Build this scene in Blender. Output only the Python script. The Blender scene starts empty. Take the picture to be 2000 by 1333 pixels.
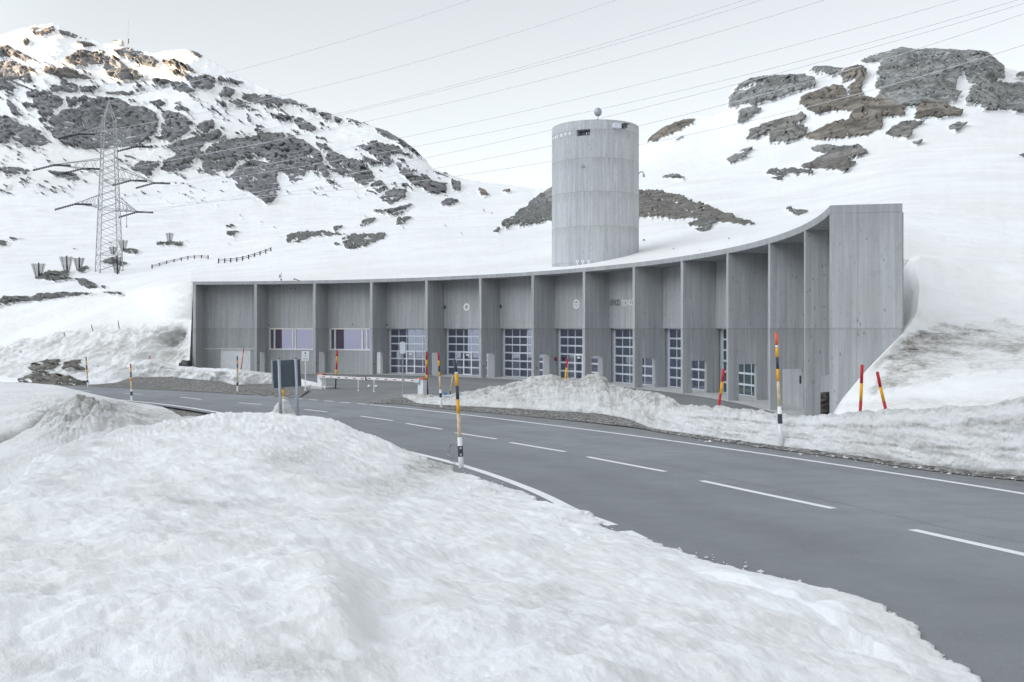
import bpy, math, random
import numpy as np
from mathutils import Vector

random.seed(7)
SC = bpy.context.scene
COL = SC.collection
F = 1833.28          # focal length in pixels of the 2000 px wide photograph
HZ = 642.34          # horizon row
E = 4.2              # eye height above the yard
A = 4.6              # roof top above the eye
RAD = 10.0667278 * A
CX, CY = -7.22791299 * A, 9.87324112 * A
T0, DT = 0.0478924, 0.134329075

# ------------------------------------------------------------------ helpers
def W(u, v, d):
    return Vector(((u - 1000) / F * d, d, E - (v - HZ) / F * d))

def zroad(x, y):
    yy = np.minimum(y, 50.4)
    return E - (2.06899513 - 0.0210070641 * x + 0.0725985402 * yy - 7.20409628e-4 * yy * yy)

def zyard(x, y):
    return E - (4.19 - 0.006 * x) + 0 * y

def G(u, v):
    """the point where the sight line through a spot of the road meets the road surface"""
    a = (u - 1000) / F; b = (v - HZ) / F
    lo, hi = 2.0, 140.0
    for _ in range(60):
        m = .5 * (lo + hi)
        if E - b * m > zroad(a * m, m): lo = m
        else: hi = m
    d = .5 * (lo + hi)
    return Vector((a * d, d, float(zroad(a * d, d))))

REPX = [(40, 748.5), (98, 751.5), (168, 754.3), (260, 758.7), (392, 765), (470, 770), (600, 780.5), (727.5, 791.5), (800, 798.5), (1000, 821.5), (1300, 859.9), (1700, 918), (2000, 965), (2250, 1008)]
RE = [G(*p) for p in REPX]
REY = np.array([[p.x, p.y] for p in RE])

def side_right(x, y):
    """signed distance beyond the right edge line of the road (positive towards the building)"""
    x = np.asarray(x, float); y = np.asarray(y, float)
    best = np.full(x.shape, 1e9); sg = np.zeros(x.shape)
    for i in range(len(REY) - 1):
        a = REY[i]; b = REY[i + 1]; d = b - a
        t = ((x - a[0]) * d[0] + (y - a[1]) * d[1]) / (d @ d)
        if i == 0: t = np.minimum(t, 1)
        elif i == len(REY) - 2: t = np.maximum(t, 0)
        else: t = np.clip(t, 0, 1)
        px = x - a[0] - t * d[0]; py = y - a[1] - t * d[1]
        dd = px * px + py * py
        cr = d[0] * py - d[1] * px
        m = dd < best
        best = np.where(m, dd, best); sg = np.where(m, np.sign(cr), sg)
    return np.sqrt(best) * sg

def gz(x, y):
    d = side_right(x, y)
    t = np.clip((d - 1.2) / 7.0, 0, 1); t = t * t * (3 - 2 * t)
    return zroad(x, y) * (1 - t) + zyard(x, y) * t

# gradient noise
_P = np.random.RandomState(3).permutation(512)
_P = np.concatenate([_P, _P, _P])
_GA = np.random.RandomState(5).rand(512) * 2 * np.pi
_GX, _GY = np.cos(_GA), np.sin(_GA)
def gn(x, y, seed=0):
    xi = np.floor(x).astype(np.int64); yi = np.floor(y).astype(np.int64)
    xf = x - xi; yf = y - yi
    u = xf * xf * xf * (xf * (xf * 6 - 15) + 10); v = yf * yf * yf * (yf * (yf * 6 - 15) + 10)
    def gr(i, j, dx, dy):
        h = _P[(_P[(xi + i + seed * 37) & 511] + ((yi + j + seed * 11) & 511))]
        return _GX[h] * dx + _GY[h] * dy
    a = gr(0, 0, xf, yf); b = gr(1, 0, xf - 1, yf); c = gr(0, 1, xf, yf - 1); d = gr(1, 1, xf - 1, yf - 1)
    return (a + (b - a) * u) * (1 - v) + (c + (d - c) * u) * v
def fbm(x, y, o=5, g=.5, seed=0):
    s = 0; a = 1.; f = 1.
    for i in range(o):
        s = s + a * gn(x * f, y * f, seed + i); a *= g; f *= 2.03
    return s
def ridged(x, y, o=4, g=.5, seed=0):
    s = 0; a = 1.; f = 1.
    for i in range(o):
        s = s + a * (1 - 2 * np.abs(gn(x * f, y * f, seed + i))); a *= g; f *= 2.07
    return s

def tag(o, label=None, cat=None, group=None, kind=None):
    if label: o['label'] = label
    if cat: o['category'] = cat
    if group: o['group'] = group
    if kind: o['kind'] = kind
    return o

def thing(name, loc, label, cat, group=None):
    o = bpy.data.objects.new(name, None)
    o.empty_display_size = .3
    o.location = loc
    COL.objects.link(o)
    tag(o, label, cat, group)
    return o

def wloc(o):
    v = Vector((0, 0, 0))
    while o is not None:
        v += Vector(o.location); o = o.parent
    return v

class MB:
    def __init__(s): s.v = []; s.f = []; s.m = []
    def add(s, vs, fs, mi=0):
        n = len(s.v); s.v += [tuple(p) for p in vs]
        for f in fs: s.f.append(tuple(n + i for i in f)); s.m.append(mi)
        return s
    def frame_box(s, o, ax, ay, az, lo, hi, mi=0):
        """box lo..hi in the frame o + x*ax + y*ay + z*az"""
        o = Vector(o); vs = []
        for k in (lo[2], hi[2]):
            for (i, j) in ((lo[0], lo[1]), (hi[0], lo[1]), (hi[0], hi[1]), (lo[0], hi[1])):
                vs.append(o + ax * i + ay * j + az * k)
        fs = [(0, 3, 2, 1), (4, 5, 6, 7), (0, 1, 5, 4), (1, 2, 6, 5), (2, 3, 7, 6), (3, 0, 4, 7)]
        if ax.cross(ay).dot(az) < 0: fs = [f[::-1] for f in fs]
        return s.add(vs, fs, mi)
    def box(s, lo, hi, mi=0):
        return s.frame_box((0, 0, 0), Vector((1, 0, 0)), Vector((0, 1, 0)), Vector((0, 0, 1)), lo, hi, mi)
    def tube(s, p0, p1, r0, r1=None, n=10, mi=0, cap=True):
        p0 = Vector(p0); p1 = Vector(p1); r1 = r0 if r1 is None else r1
        d = (p1 - p0).normalized()
        a = d.cross(Vector((0, 0, 1)))
        if a.length < 1e-3: a = d.cross(Vector((0, 1, 0)))
        a.normalize(); b = d.cross(a)
        vs = []
        for p, r in ((p0, r0), (p1, r1)):
            for i in range(n):
                t = 2 * math.pi * i / n
                vs.append(p + a * (r * math.cos(t)) + b * (r * math.sin(t)))
        fs = [(i, i + n, (i + 1) % n + n, (i + 1) % n) for i in range(n)]
        if cap: fs += [tuple(range(n)), tuple(range(2 * n - 1, n - 1, -1))]
        return s.add(vs, fs, mi)
    def prism(s, pts, o, ax, ay, nz, t0, t1, mi=0):
        """outline pts (x,y) in frame ax, ay pushed along nz from t0 to t1"""
        o = Vector(o); n = len(pts)
        vs = [o + ax * p[0] + ay * p[1] + nz * t0 for p in pts] + [o + ax * p[0] + ay * p[1] + nz * t1 for p in pts]
        fs = [tuple(range(n)), tuple(range(2 * n - 1, n - 1, -1))] + [(i, i + n, (i + 1) % n + n, (i + 1) % n) for i in range(n)]
        return s.add(vs, fs, mi)
    def ball(s, c, r, n=10, sz=1., mi=0):
        c = Vector(c); vs = []; fs = []
        m = n // 2
        for j in range(m + 1):
            ph = math.pi * j / m
            for i in range(n):
                t = 2 * math.pi * i / n
                vs.append(c + Vector((r * math.sin(ph) * math.cos(t), r * math.sin(ph) * math.sin(t), r * sz * math.cos(ph))))
        for j in range(m):
            for i in range(n):
                fs.append((j * n + i, (j + 1) * n + i, (j + 1) * n + (i + 1) % n, j * n + (i + 1) % n))
        return s.add(vs, fs, mi)
    def build(s, name, mat, parent=None, bevel=0, smooth=False, fixn=True):
        off = wloc(parent) if parent is not None else Vector((0, 0, 0))
        me = bpy.data.meshes.new(name)
        me.from_pydata([(p[0] - off.x, p[1] - off.y, p[2] - off.z) for p in s.v], [], s.f)
        mats = mat if isinstance(mat, (list, tuple)) else [mat]
        for m in mats: me.materials.append(m)
        if len(mats) > 1: me.polygons.foreach_set('material_index', s.m)
        if fixn:
            import bmesh
            bm = bmesh.new(); bm.from_mesh(me)
            bmesh.ops.recalc_face_normals(bm, faces=bm.faces)
            bm.to_mesh(me); bm.free()
        if smooth: me.polygons.foreach_set('use_smooth', [True] * len(me.polygons))
        o = bpy.data.objects.new(name, me); COL.objects.link(o)
        if parent is not None: o.parent = parent
        if bevel:
            b = o.modifiers.new('bevel', 'BEVEL'); b.width = bevel; b.segments = 2; b.limit_method = 'ANGLE'
        return o

def place_top(o):
    """move a one-mesh thing's origin to its base"""
    me = o.data
    n = len(me.vertices); co = np.empty(n * 3, np.float32); me.vertices.foreach_get('co', co); co = co.reshape(-1, 3)
    c = Vector(((co[:, 0].min() + co[:, 0].max()) / 2, (co[:, 1].min() + co[:, 1].max()) / 2, co[:, 2].min()))
    co -= np.array(c); me.vertices.foreach_set('co', co.ravel()); o.location = c
    return o

# ------------------------------------------------------------------ materials
class NT:
    def __init__(s, name):
        s.m = bpy.data.materials.new(name); s.m.use_nodes = True
        s.t = s.m.node_tree; s.n = s.t.nodes; s.l = s.t.links
        s.b = s.n['Principled BSDF']; s.pos = s.n.new('ShaderNodeNewGeometry').outputs['Position']
    def val(s, sock, x):
        if hasattr(x, 'links') or isinstance(x, bpy.types.NodeSocket): s.l.new(x, sock)
        else: sock.default_value = x
    def mul(s, vec, xyz):
        n = s.n.new('ShaderNodeVectorMath'); n.operation = 'MULTIPLY'; s.l.new(vec, n.inputs[0]); n.inputs[1].default_value = xyz
        return n.outputs[0]
    def noise(s, scale, detail=5, rough=.55, vec=None, dist=0., color=False):
        n = s.n.new('ShaderNodeTexNoise'); s.l.new(vec or s.pos, n.inputs['Vector'])
        n.inputs['Scale'].default_value = scale; n.inputs['Detail'].default_value = detail; n.inputs['Roughness'].default_value = rough
        n.inputs['Distortion'].default_value = dist
        return n.outputs['Color' if color else 'Fac']
    def voro(s, scale, vec=None, feature='F1', out='Distance'):
        n = s.n.new('ShaderNodeTexVoronoi'); n.feature = feature; s.l.new(vec or s.pos, n.inputs['Vector']); n.inputs['Scale'].default_value = scale
        return n.outputs[out]
    def attr(s, name):
        n = s.n.new('ShaderNodeAttribute'); n.attribute_name = name
        return n.outputs['Fac']
    def math(s, op, a, b=None, c=None, clamp=False):
        n = s.n.new('ShaderNodeMath'); n.operation = op; n.use_clamp = clamp
        s.val(n.inputs[0], a)
        if b is not None: s.val(n.inputs[1], b)
        if c is not None: s.val(n.inputs[2], c)
        return n.outputs[0]
    def step(s, x, a, b, o0=0., o1=1., smooth=True):
        n = s.n.new('ShaderNodeMapRange'); n.interpolation_type = 'SMOOTHSTEP' if smooth else 'LINEAR'; n.clamp = True
        s.val(n.inputs['Value'], x)
        n.inputs['From Min'].default_value = a; n.inputs['From Max'].default_value = b
        n.inputs['To Min'].default_value = o0; n.inputs['To Max'].default_value = o1
        return n.outputs['Result']
    def mix(s, f, a, b, mode='MIX'):
        n = s.n.new('ShaderNodeMix'); n.data_type = 'RGBA'; n.blend_type = mode; n.clamp_factor = True
        s.val(n.inputs['Factor'], f)
        for k, x in ((6, a), (7, b)):
            if isinstance(x, (tuple, list)): n.inputs[k].default_value = (*x[:3], 1)
            else: s.l.new(x, n.inputs[k])
        return n.outputs[2]
    def ramp(s, f, stops):
        n = s.n.new('ShaderNodeValToRGB'); s.l.new(f, n.inputs[0])
        e = n.color_ramp.elements
        while len(e) < len(stops): e.new(.5)
        for el, (p, c) in zip(e, stops): el.position = p; el.color = (*c, 1) if len(c) == 3 else c
        return n.outputs[0]
    def bump(s, h, strength, dist, prev=None):
        n = s.n.new('ShaderNodeBump'); n.inputs['Strength'].default_value = strength; n.inputs['Distance'].default_value = dist
        s.l.new(h, n.inputs['Height'])
        if prev is not None: s.l.new(prev, n.inputs['Normal'])
        return n.outputs[0]
    def done(s, col, rough=.9, normal=None, metal=0., spec=.3):
        if isinstance(col, (tuple, list)): s.b.inputs['Base Color'].default_value = (*col[:3], 1)
        else: s.l.new(col, s.b.inputs['Base Color'])
        s.val(s.b.inputs['Roughness'], rough); s.b.inputs['Metallic'].default_value = metal
        s.b.inputs['Specular IOR Level'].default_value = spec
        if normal is not None: s.l.new(normal, s.b.inputs['Normal'])
        return s.m

def mat_plain(name, c, rough=.6, metal=0., var=.12, scale=3., spec=.35):
    t = NT(name)
    n = t.noise(scale, 6, .6)
    col = t.mix(t.step(n, .3, .7), tuple(x * (1 - var) for x in c), tuple(min(1, x * (1 + var)) for x in c))
    return t.done(col, rough, t.bump(t.noise(scale * 9, 4), .15, .01), metal, spec)

def mat_concrete(name, base, joints=(), lower=False):
    t = NT(name)
    v1 = t.mul(t.pos, (1.5, 1.5, .10)); v2 = t.mul(t.pos, (7, 7, .16)); v3 = t.mul(t.pos, (26, 26, .5))
    a = t.noise(1., 5, .6, v1); b = t.noise(1., 4, .6, v2); c = t.noise(1., 4, .6, v3)
    big = t.noise(.35, 5, .55); blot = t.noise(2.3, 8, .7)
    col = t.mix(t.step(a, .26, .74), tuple(x * .76 for x in base), tuple(x * 1.24 for x in base))
    col = t.mix(.45, col, t.mix(t.step(b, .3, .7), tuple(x * .68 for x in base), tuple(x * 1.3 for x in base)))
    col = t.mix(.15, col, t.mix(t.step(c, .35, .65), (base[0] * .6,) * 3, (base[0] * 1.35,) * 3))
    col = t.mix(t.step(big, .45, .62, 0, .3), col, (base[0] * .78, base[1] * .80, base[2] * .83))
    pl = t.n.new('ShaderNodeSeparateColor'); t.l.new(t.voro(1., t.mul(t.pos, (8.5, 8.5, .2)), out='Color'), pl.inputs[0])
    col = t.mix(.30, col, t.mix(pl.outputs[0], tuple(x * .66 for x in base), tuple(x * 1.28 for x in base)))
    mot = t.noise(5.5, 8, .72, t.mul(t.pos, (1, 1, .6)))
    col = t.mix(t.step(mot, .5, .68, 0, .38), col, tuple(x * .66 for x in base))
    warm = t.noise(.5, 4, .6, t.mul(t.pos, (1, 1, .35)))
    col = t.mix(t.step(warm, .52, .66, 0, .35), col, (base[0] * 1.0, base[1] * .985, base[2] * .92))
    col = t.mix(t.step(blot, .6, .72, 0, .3), col, (base[0] * 1.3, base[1] * 1.3, base[2] * 1.28))
    z = t.n.new('ShaderNodeSeparateXYZ'); t.l.new(t.pos, z.inputs[0]); z = z.outputs[2]
    wob = t.math('MULTIPLY', t.math('SUBTRACT', t.noise(1.2, 3), .5), .05)
    zz = t.math('ADD', z, wob)
    for j in joints:
        d = t.math('ABSOLUTE', t.math('SUBTRACT', zz, j))
        col = t.mix(t.step(d, .012, .05, .38, 0), col, (base[0] * .5,) * 3)
        # runs under the joint
        dd = t.math('SUBTRACT', j, z)
        run = t.math('MULTIPLY', t.step(dd, 0, 1.1, .5, 0), t.step(dd, -.01, 0.02))
        col = t.mix(t.math('MULTIPLY', run, t.step(b, .45, .6)), col, (base[0] * .62,) * 3)
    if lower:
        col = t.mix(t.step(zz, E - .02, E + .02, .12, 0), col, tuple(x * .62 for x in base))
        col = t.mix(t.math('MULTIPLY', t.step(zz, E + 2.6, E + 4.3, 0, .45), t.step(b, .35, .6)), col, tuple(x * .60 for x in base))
    kn = t.voro(1., t.mul(t.pos, (5.2, 5.2, 1.9))); kc = t.n.new('ShaderNodeSeparateColor'); t.l.new(t.voro(1., t.mul(t.pos, (5.2, 5.2, 1.9)), out='Color'), kc.inputs[0])
    col = t.mix(t.math('MULTIPLY', t.step(kn, .08, .20, .75, 0), t.step(kc.outputs[1], .62, .66)), col, tuple(x * .42 for x in base))
    # tie holes and pores
    vo = t.voro(1.35, t.mul(t.pos, (1, 1, .9)))
    col = t.mix(t.step(vo, .035, .05, .55, 0), col, (base[0] * .4,) * 3)
    nb = t.bump(t.math('ADD', c, t.math('MULTIPLY', b, 1.5)), .35, .02)
    return t.done(col, .85, nb, 0, .25)

def mat_terrain(name, s_edge, s_rock, s_snow, bumpd, eamp=1.1, rockc=((.045, .047, .052), (.16, .16, .165)), snow=(.89, .90, .915), cups=0):
    t = NT(name)
    rock = t.attr('rock'); veg_sun = t.attr('veg_sun'); dirt = t.attr('dirt')
    n1 = t.noise(s_edge, 7, .62)
    stk = t.noise(s_edge * 1.3, 6, .6, t.mul(t.pos, (1, .6, .38)), .6)
    rk = t.math('SUBTRACT', rock, t.math('MULTIPLY', t.step(stk, .56, .68), .42 * (eamp - .6)))
    f = t.step(t.math('ADD', rk, t.math('MULTIPLY', t.math('SUBTRACT', n1, .5), eamp)), .42, .54)
    r1 = t.noise(s_rock, 9, .68, t.mul(t.pos, (1, 1, .55)), .4); r2 = t.noise(s_rock * 5, 6, .6)
    rc = t.mix(t.step(r1, .34, .66), rockc[0], rockc[1])
    crk = t.noise(s_rock * 2.2, 6, .65, t.mul(t.pos, (1.6, 1.6, .35)), .8)
    rc = t.mix(t.step(crk, .46, .62, 0, .6), rc, tuple(min(1, x * 1.35) for x in rockc[1]))
    rc = t.mix(t.step(crk, .30, .42, .65, 0), rc, tuple(x * .5 for x in rockc[0]))
    rc = t.mix(t.step(r2, .35, .7, 0, .5), rc, tuple(x * .45 for x in rockc[0]))
    lich = t.noise(s_rock * .35, 5, .6)
    rc = t.mix(t.step(lich, .5, .62, 0, .45), rc, (.12, .125, .105))
    vc = t.mix(t.step(r1, .35, .65), (.10, .09, .08), (.31, .275, .235))
    rc = t.mix(veg_sun, rc, vc)
    sn = t.noise(s_snow, 8, .6); sl = t.noise(s_snow * .13, 5, .55)
    sc = t.mix(t.step(sl, .35, .65), snow, (snow[0] * .93, snow[1] * .92, snow[2] * .895))
    sc = t.mix(t.step(sn, .5, .75, 0, .14), sc, (snow[0] * .86, snow[1] * .86, snow[2] * .86))
    dn = t.noise(s_snow * .5, 8, .7)
    df = t.math('MULTIPLY', dirt, t.step(dn, .3, .62, .25, 1.), clamp=True)
    dc = t.mix(t.step(t.noise(s_snow * 2.5, 6, .7), .4, .65), (.25, .235, .215), (.60, .585, .555))
    sc = t.mix(df, sc, dc)
    hs_ = t.mix(.6, sn, sl)
    if cups:
        wv = t.n.new('ShaderNodeVectorMath'); wv.operation = 'ADD'; t.l.new(t.pos, wv.inputs[0]); t.l.new(t.noise(14, 4, .6, color=True), wv.inputs[1])
        c1 = t.voro(cups, wv.outputs[0]); c2 = t.noise(cups * 2.6, 6, .75)
        sc = t.mix(t.step(c2, .52, .68, 0, .13), sc, (snow[0] * .72, snow[1] * .74, snow[2] * .77))
        sc = t.mix(t.step(c1, .05, .40, .10, 0), sc, (snow[0] * .76, snow[1] * .79, snow[2] * .84))
        hs_ = t.mix(.5, hs_, t.mix(.5, c1, c2))
    col = t.mix(f, sc, rc)
    hgt = t.mix(f, hs_, t.mix(.5, r1, crk))
    nb = t.bump(hgt, .9, bumpd)
    return t.done(col, t.step(f, 0, 1, .75, .92), nb, 0, .2)

def mat_asphalt(name, c):
    t = NT(name)
    big = t.noise(.22, 5, .6); mid = t.noise(1.6, 6, .65); fine = t.noise(95, 3, .7); sp = t.voro(70, out='Color')
    strk = t.noise(1., 5, .6, t.mul(t.pos, (.35, .35, 1)))
    col = t.mix(t.step(big, .35, .65), tuple(x * .86 for x in c), tuple(x * 1.12 for x in c))
    col = t.mix(t.step(mid, .4, .7, 0, .35), col, tuple(x * .78 for x in c))
    gr_ = t.noise(34, 3, .75)
    col = t.mix(t.step(gr_, .54, .68, 0, .35), col, tuple(min(1, x * 1.5) for x in c))
    col = t.mix(t.step(gr_, .32, .44, .3, 0), col, tuple(x * .6 for x in c))
    col = t.mix(t.step(fine, .5, .68, 0, .45), col, tuple(min(1, x * 1.75) for x in c))
    col = t.mix(t.step(fine, .32, .45, .5, 0), col, tuple(x * .45 for x in c))
    lat = t.attr('dirt')
    wob = t.math('ADD', lat, t.math('MULTIPLY', t.math('SUBTRACT', t.noise(.25, 4), .5), .05))
    for k0 in (.20, .37, .63, .80):
        dd = t.math('ABSOLUTE', t.math('SUBTRACT', wob, k0))
        col = t.mix(t.math('MULTIPLY', t.step(dd, .01, .075, .30, 0), t.step(lat, .001, .01)), col, tuple(x * 1.22 for x in c))
    col = t.mix(t.step(lat, .45, .75, 0, .38), col, tuple(x * .74 for x in c))
    jd = t.math('ABSOLUTE', t.math('SUBTRACT', wob, .455)); col = t.mix(t.step(jd, .001, .0035, .45, 0), col, tuple(x * .45 for x in c))
    salt = t.math('MULTIPLY', t.step(t.noise(.9, 7, .7), .55, .72), t.step(t.math('ABSOLUTE', t.math('SUBTRACT', lat, .5)), .38, .5, 0, .4))
    col = t.mix(t.math('MULTIPLY', salt, t.step(lat, .001, .01)), col, (.42, .41, .39))
    # cracks and sealed joints
    wv = t.n.new('ShaderNodeVectorMath'); wv.operation = 'ADD'; t.l.new(t.pos, wv.inputs[0])
    nc = t.noise(.8, 4, .6, color=True); t.l.new(nc, wv.inputs[1])
    cr = t.voro(.16, wv.outputs[0], 'DISTANCE_TO_EDGE')
    cm = t.math('MULTIPLY', t.step(cr, .0, .006, .12, 0), t.step(t.noise(.1, 3), .45, .58))
    col = t.mix(cm, col, tuple(x * .42 for x in c))
    nb = t.bump(fine, .5, .012)
    return t.done(col, t.step(mid, .3, .7, .72, .88), nb, 0, .3)

def mat_gravel(name):
    t = NT(name)
    n = t.noise(.6, 6, .65); v = t.voro(11, out='Color'); vd = t.voro(11)
    g = t.n.new('ShaderNodeSeparateXYZ'); t.l.new(v, g.inputs[0])
    col = t.ramp(g.outputs[0], [(0, (.085, .08, .075)), (.5, (.24, .235, .225)), (1, (.50, .49, .47))])
    col = t.mix(t.step(n, .4, .65, 0, .4), col, (.15, .14, .125))
    col = t.mix(t.step(t.noise(25, 4, .7), .4, .7, 0, .5), col, (.05, .045, .04))
    return t.done(col, .95, t.bump(t.math('SUBTRACT', 1., vd), .9, .06), 0, .15)

def mat_paint(name, c):
    t = NT(name)
    w = t.noise(7, 8, .72); w2 = t.noise(60, 4, .7)
    col = t.mix(t.step(w, .56, .74, 0, .55), c, tuple(x * .5 for x in c))
    col = t.mix(t.step(w2, .58, .72, 0, .5), col, tuple(x * .45 for x in c))
    return t.done(col, .75, t.bump(w2, .3, .01), 0, .3)

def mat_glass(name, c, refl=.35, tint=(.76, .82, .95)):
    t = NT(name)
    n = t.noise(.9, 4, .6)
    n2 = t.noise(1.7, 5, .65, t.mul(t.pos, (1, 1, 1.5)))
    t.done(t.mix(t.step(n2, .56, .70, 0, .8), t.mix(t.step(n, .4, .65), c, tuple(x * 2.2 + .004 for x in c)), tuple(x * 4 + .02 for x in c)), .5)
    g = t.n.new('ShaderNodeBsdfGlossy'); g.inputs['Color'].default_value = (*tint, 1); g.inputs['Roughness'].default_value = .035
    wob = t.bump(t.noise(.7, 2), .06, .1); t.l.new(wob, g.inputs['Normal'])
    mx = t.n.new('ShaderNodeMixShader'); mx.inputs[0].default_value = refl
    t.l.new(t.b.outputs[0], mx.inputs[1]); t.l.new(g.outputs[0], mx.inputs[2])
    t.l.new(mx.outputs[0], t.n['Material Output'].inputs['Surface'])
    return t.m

M = {}
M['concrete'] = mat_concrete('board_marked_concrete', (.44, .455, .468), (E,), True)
M['concrete_silo'] = mat_concrete('silo_concrete', (.465, .482, .50), (E + 5.95, E + 9.2, E + 12.3, E + 15.3, E + 17.85))
M['slab'] = mat_concrete('apron_concrete', (.50, .50, .50))
M['far'] = mat_terrain('far_mountain_snow_rock', .06, .03, .02, 5.0, 1.35, ((.13, .132, .142), (.29, .292, .302)))
M['hill'] = mat_terrain('hill_snow_rock', .2, .12, .12, 1.6, 1.25, ((.13, .135, .134), (.40, .405, .395)))
M['slope'] = mat_terrain('slope_snow_rock', .5, .4, .5, .8, 1.5, ((.07, .072, .07), (.28, .285, .27)))
M['bank'] = mat_terrain('old_bank_snow', 2.2, 1.5, 2.6, .10, cups=5.)
M['near'] = mat_terrain('near_granular_snow', 4., 3., 11., .019, cups=18., snow=(.945, .958, .975))
M['push'] = mat_terrain('pushed_snow', 2.2, 1.5, 1.6, .12)
M['asphalt'] = mat_asphalt('road_asphalt', (.232, .243, .258))
M['yard'] = mat_asphalt('yard_asphalt', (.215, .219, .224))
M['gravel'] = mat_gravel('verge_gravel')
M['paint'] = mat_paint('road_paint', (.80, .81, .82))
M['white'] = mat_plain('white_metal', (.76, .78, .80), .45, 0, .06)
M['brightwhite'] = mat_plain('bright_white_sheet', (.92, .93, .94), .5, 0, .03)
M['alu'] = mat_plain('aluminium_white', (.62, .66, .72), .4, .0, .06)
M['navy'] = mat_glass('blue_glazing', (.012, .013, .03), .42)
M['redglass'] = mat_glass('curtained_window_glass', (.05, .006, .012), .5, (.66, .70, .88))
M['greenglass'] = mat_glass('green_glazing', (.012, .022, .024), .25, (.8, .95, .95))
M['black'] = mat_plain('black_rubber', (.025, .026, .03), .6)
M['dark'] = mat_plain('dark_grey_metal', (.075, .085, .10), .5)
M['signback'] = mat_plain('painted_sign_back', (.085, .105, .135), .45, .0, .08)
M['galv'] = mat_plain('galvanised_steel', (.36, .40, .45), .45, .3, .1)
M['lattice'] = mat_plain('weathered_steel_lattice', (.36, .37, .39), .55, .3, .2)
M['red'] = mat_plain('red_paint', (.50, .022, .028), .5)
M['orange'] = mat_plain('orange_red_paint', (.80, .13, .05), .5)
M['capor'] = mat_plain('orange_cap', (.62, .16, .08), .6)
M['yellow'] = mat_plain('yellow_paint', (.78, .38, .012), .5)
M['poleblack'] = mat_plain('faded_black_paint', (.055, .06, .075), .55)
M['wood'] = mat_plain('pale_pole_wood', (.58, .47, .32), .8, 0, .2, 9)
M['wooddark'] = mat_plain('old_grey_wood', (.05, .042, .04), .9, 0, .3, 2)
M['slatwood'] = mat_plain('dark_slat_boards', (.045, .042, .05), .85, 0, .3, 2)
M['tarp'] = mat_plain('dark_tarpaulin', (.022, .016, .013), .38, 0, .5, 3, .5)
M['blue'] = mat_plain('blue_plastic', (.02, .16, .50), .5)
M['reflector'] = mat_plain('grey_reflector', (.45, .45, .45), .35)
M['wire'] = mat_plain('aluminium_conductor', (.52, .53, .56), .5, .1)
M['disc'] = mat_plain('dark_round_cover', (.10, .105, .11), .6)
M['letterdark'] = mat_plain('recessed_letter_grey', (.19, .19, .19), .8)
M['purple'] = mat_plain('wall_lamp', (.3, .04, .06), .5)
# ------------------------------------------------------------------ terrain
def K(s):
    """'u,v,d u,v,d ...' -> array"""
    return np.array([[float(x) for x in p.split(',')] for p in s.split()])

def smooth_interp(u, xp, fp):
    """monotone cubic through the knots"""
    xp = np.asarray(xp, float); fp = np.asarray(fp, float)
    h = np.diff(xp); d = np.diff(fp) / h
    m = np.zeros(len(xp)); m[0] = d[0]; m[-1] = d[-1]
    for i in range(1, len(xp) - 1):
        if d[i - 1] * d[i] > 0:
            w1 = 2 * h[i] + h[i - 1]; w2 = h[i] + 2 * h[i - 1]
            m[i] = (w1 + w2) / (w1 / d[i - 1] + w2 / d[i])
    k = np.clip(np.searchsorted(xp, u) - 1, 0, len(h) - 1)
    t = np.clip((u - xp[k]) / h[k], 0, 1)
    return ((1 + 2 * t) * (1 - t) ** 2 * fp[k] + t * (1 - t) ** 2 * h[k] * m[k] + t * t * (3 - 2 * t) * fp[k + 1] + t * t * (t - 1) * h[k] * m[k + 1])

def grid_mesh(name, P, mat, attrs=None, kind='structure', flip=False):
    """P: rows x cols x 3"""
    R, C = P.shape[:2]
    idx = np.arange(R * C).reshape(R, C)
    q = np.stack([idx[:-1, :-1], idx[:-1, 1:], idx[1:, 1:], idx[1:, :-1]], -1).reshape(-1, 4)
    a = P.reshape(-1, 3)
    nz = np.cross(a[q[:, 1]] - a[q[:, 0]], a[q[:, 3]] - a[q[:, 0]])
    if (nz[:, 2] - .5 * nz[:, 1]).sum() < 0: q = q[:, ::-1]
    me = bpy.data.meshes.new(name)
    me.vertices.add(R * C); me.vertices.foreach_set('co', P.astype(np.float32).ravel())
    n = len(q)
    me.loops.add(n * 4); me.loops.foreach_set('vertex_index', q.astype(np.int32).ravel())
    me.polygons.add(n); me.polygons.foreach_set('loop_start', np.arange(0, n * 4, 4, dtype=np.int32))
    me.polygons.foreach_set('loop_total', np.full(n, 4, np.int32))
    me.update(calc_edges=True)
    me.polygons.foreach_set('use_smooth', np.ones(n, bool))
    for k in ('rock', 'veg_sun', 'dirt'):
        a = me.attributes.new(k, 'FLOAT', 'POINT')
        v = np.zeros(R * C, np.float32) if attrs is None or k not in attrs else np.broadcast_to(attrs[k], (R, C)).astype(np.float32).ravel()
        a.data.foreach_set('value', v)
    me.materials.append(mat); me.validate()
    o = bpy.data.objects.new(name, me); COL.objects.link(o)
    tag(o, kind=kind)
    return o

def pip(u, v, poly):
    inside = np.zeros(u.shape, bool); n = len(poly); j = n - 1
    for i in range(n):
        xi, yi = poly[i]; xj, yj = poly[j]
        c = ((yi > v) != (yj > v)) & (u < (xj - xi) * (v - yi) / (yj - yi + 1e-9) + xi)
        inside ^= c; j = i
    return inside

def polys(s, ou, ov, sc):
    out = []
    for line in s.strip().split('\n'):
        line = line.strip()
        if not line: continue
        veg_sun = 0.  # ochre share: dry growth, plus sunlight on the saddle painted as rock colour
        if line[0] in '*#':
            veg_sun = {'*': 1., '#': .5}[line[0]]; line = line[1:].strip()
        pts = np.array([[float(x) for x in p.split(',')] for p in line.split()])
        out.append((pts / sc + np.array([ou, ov]), veg_sun))
    return out

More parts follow.
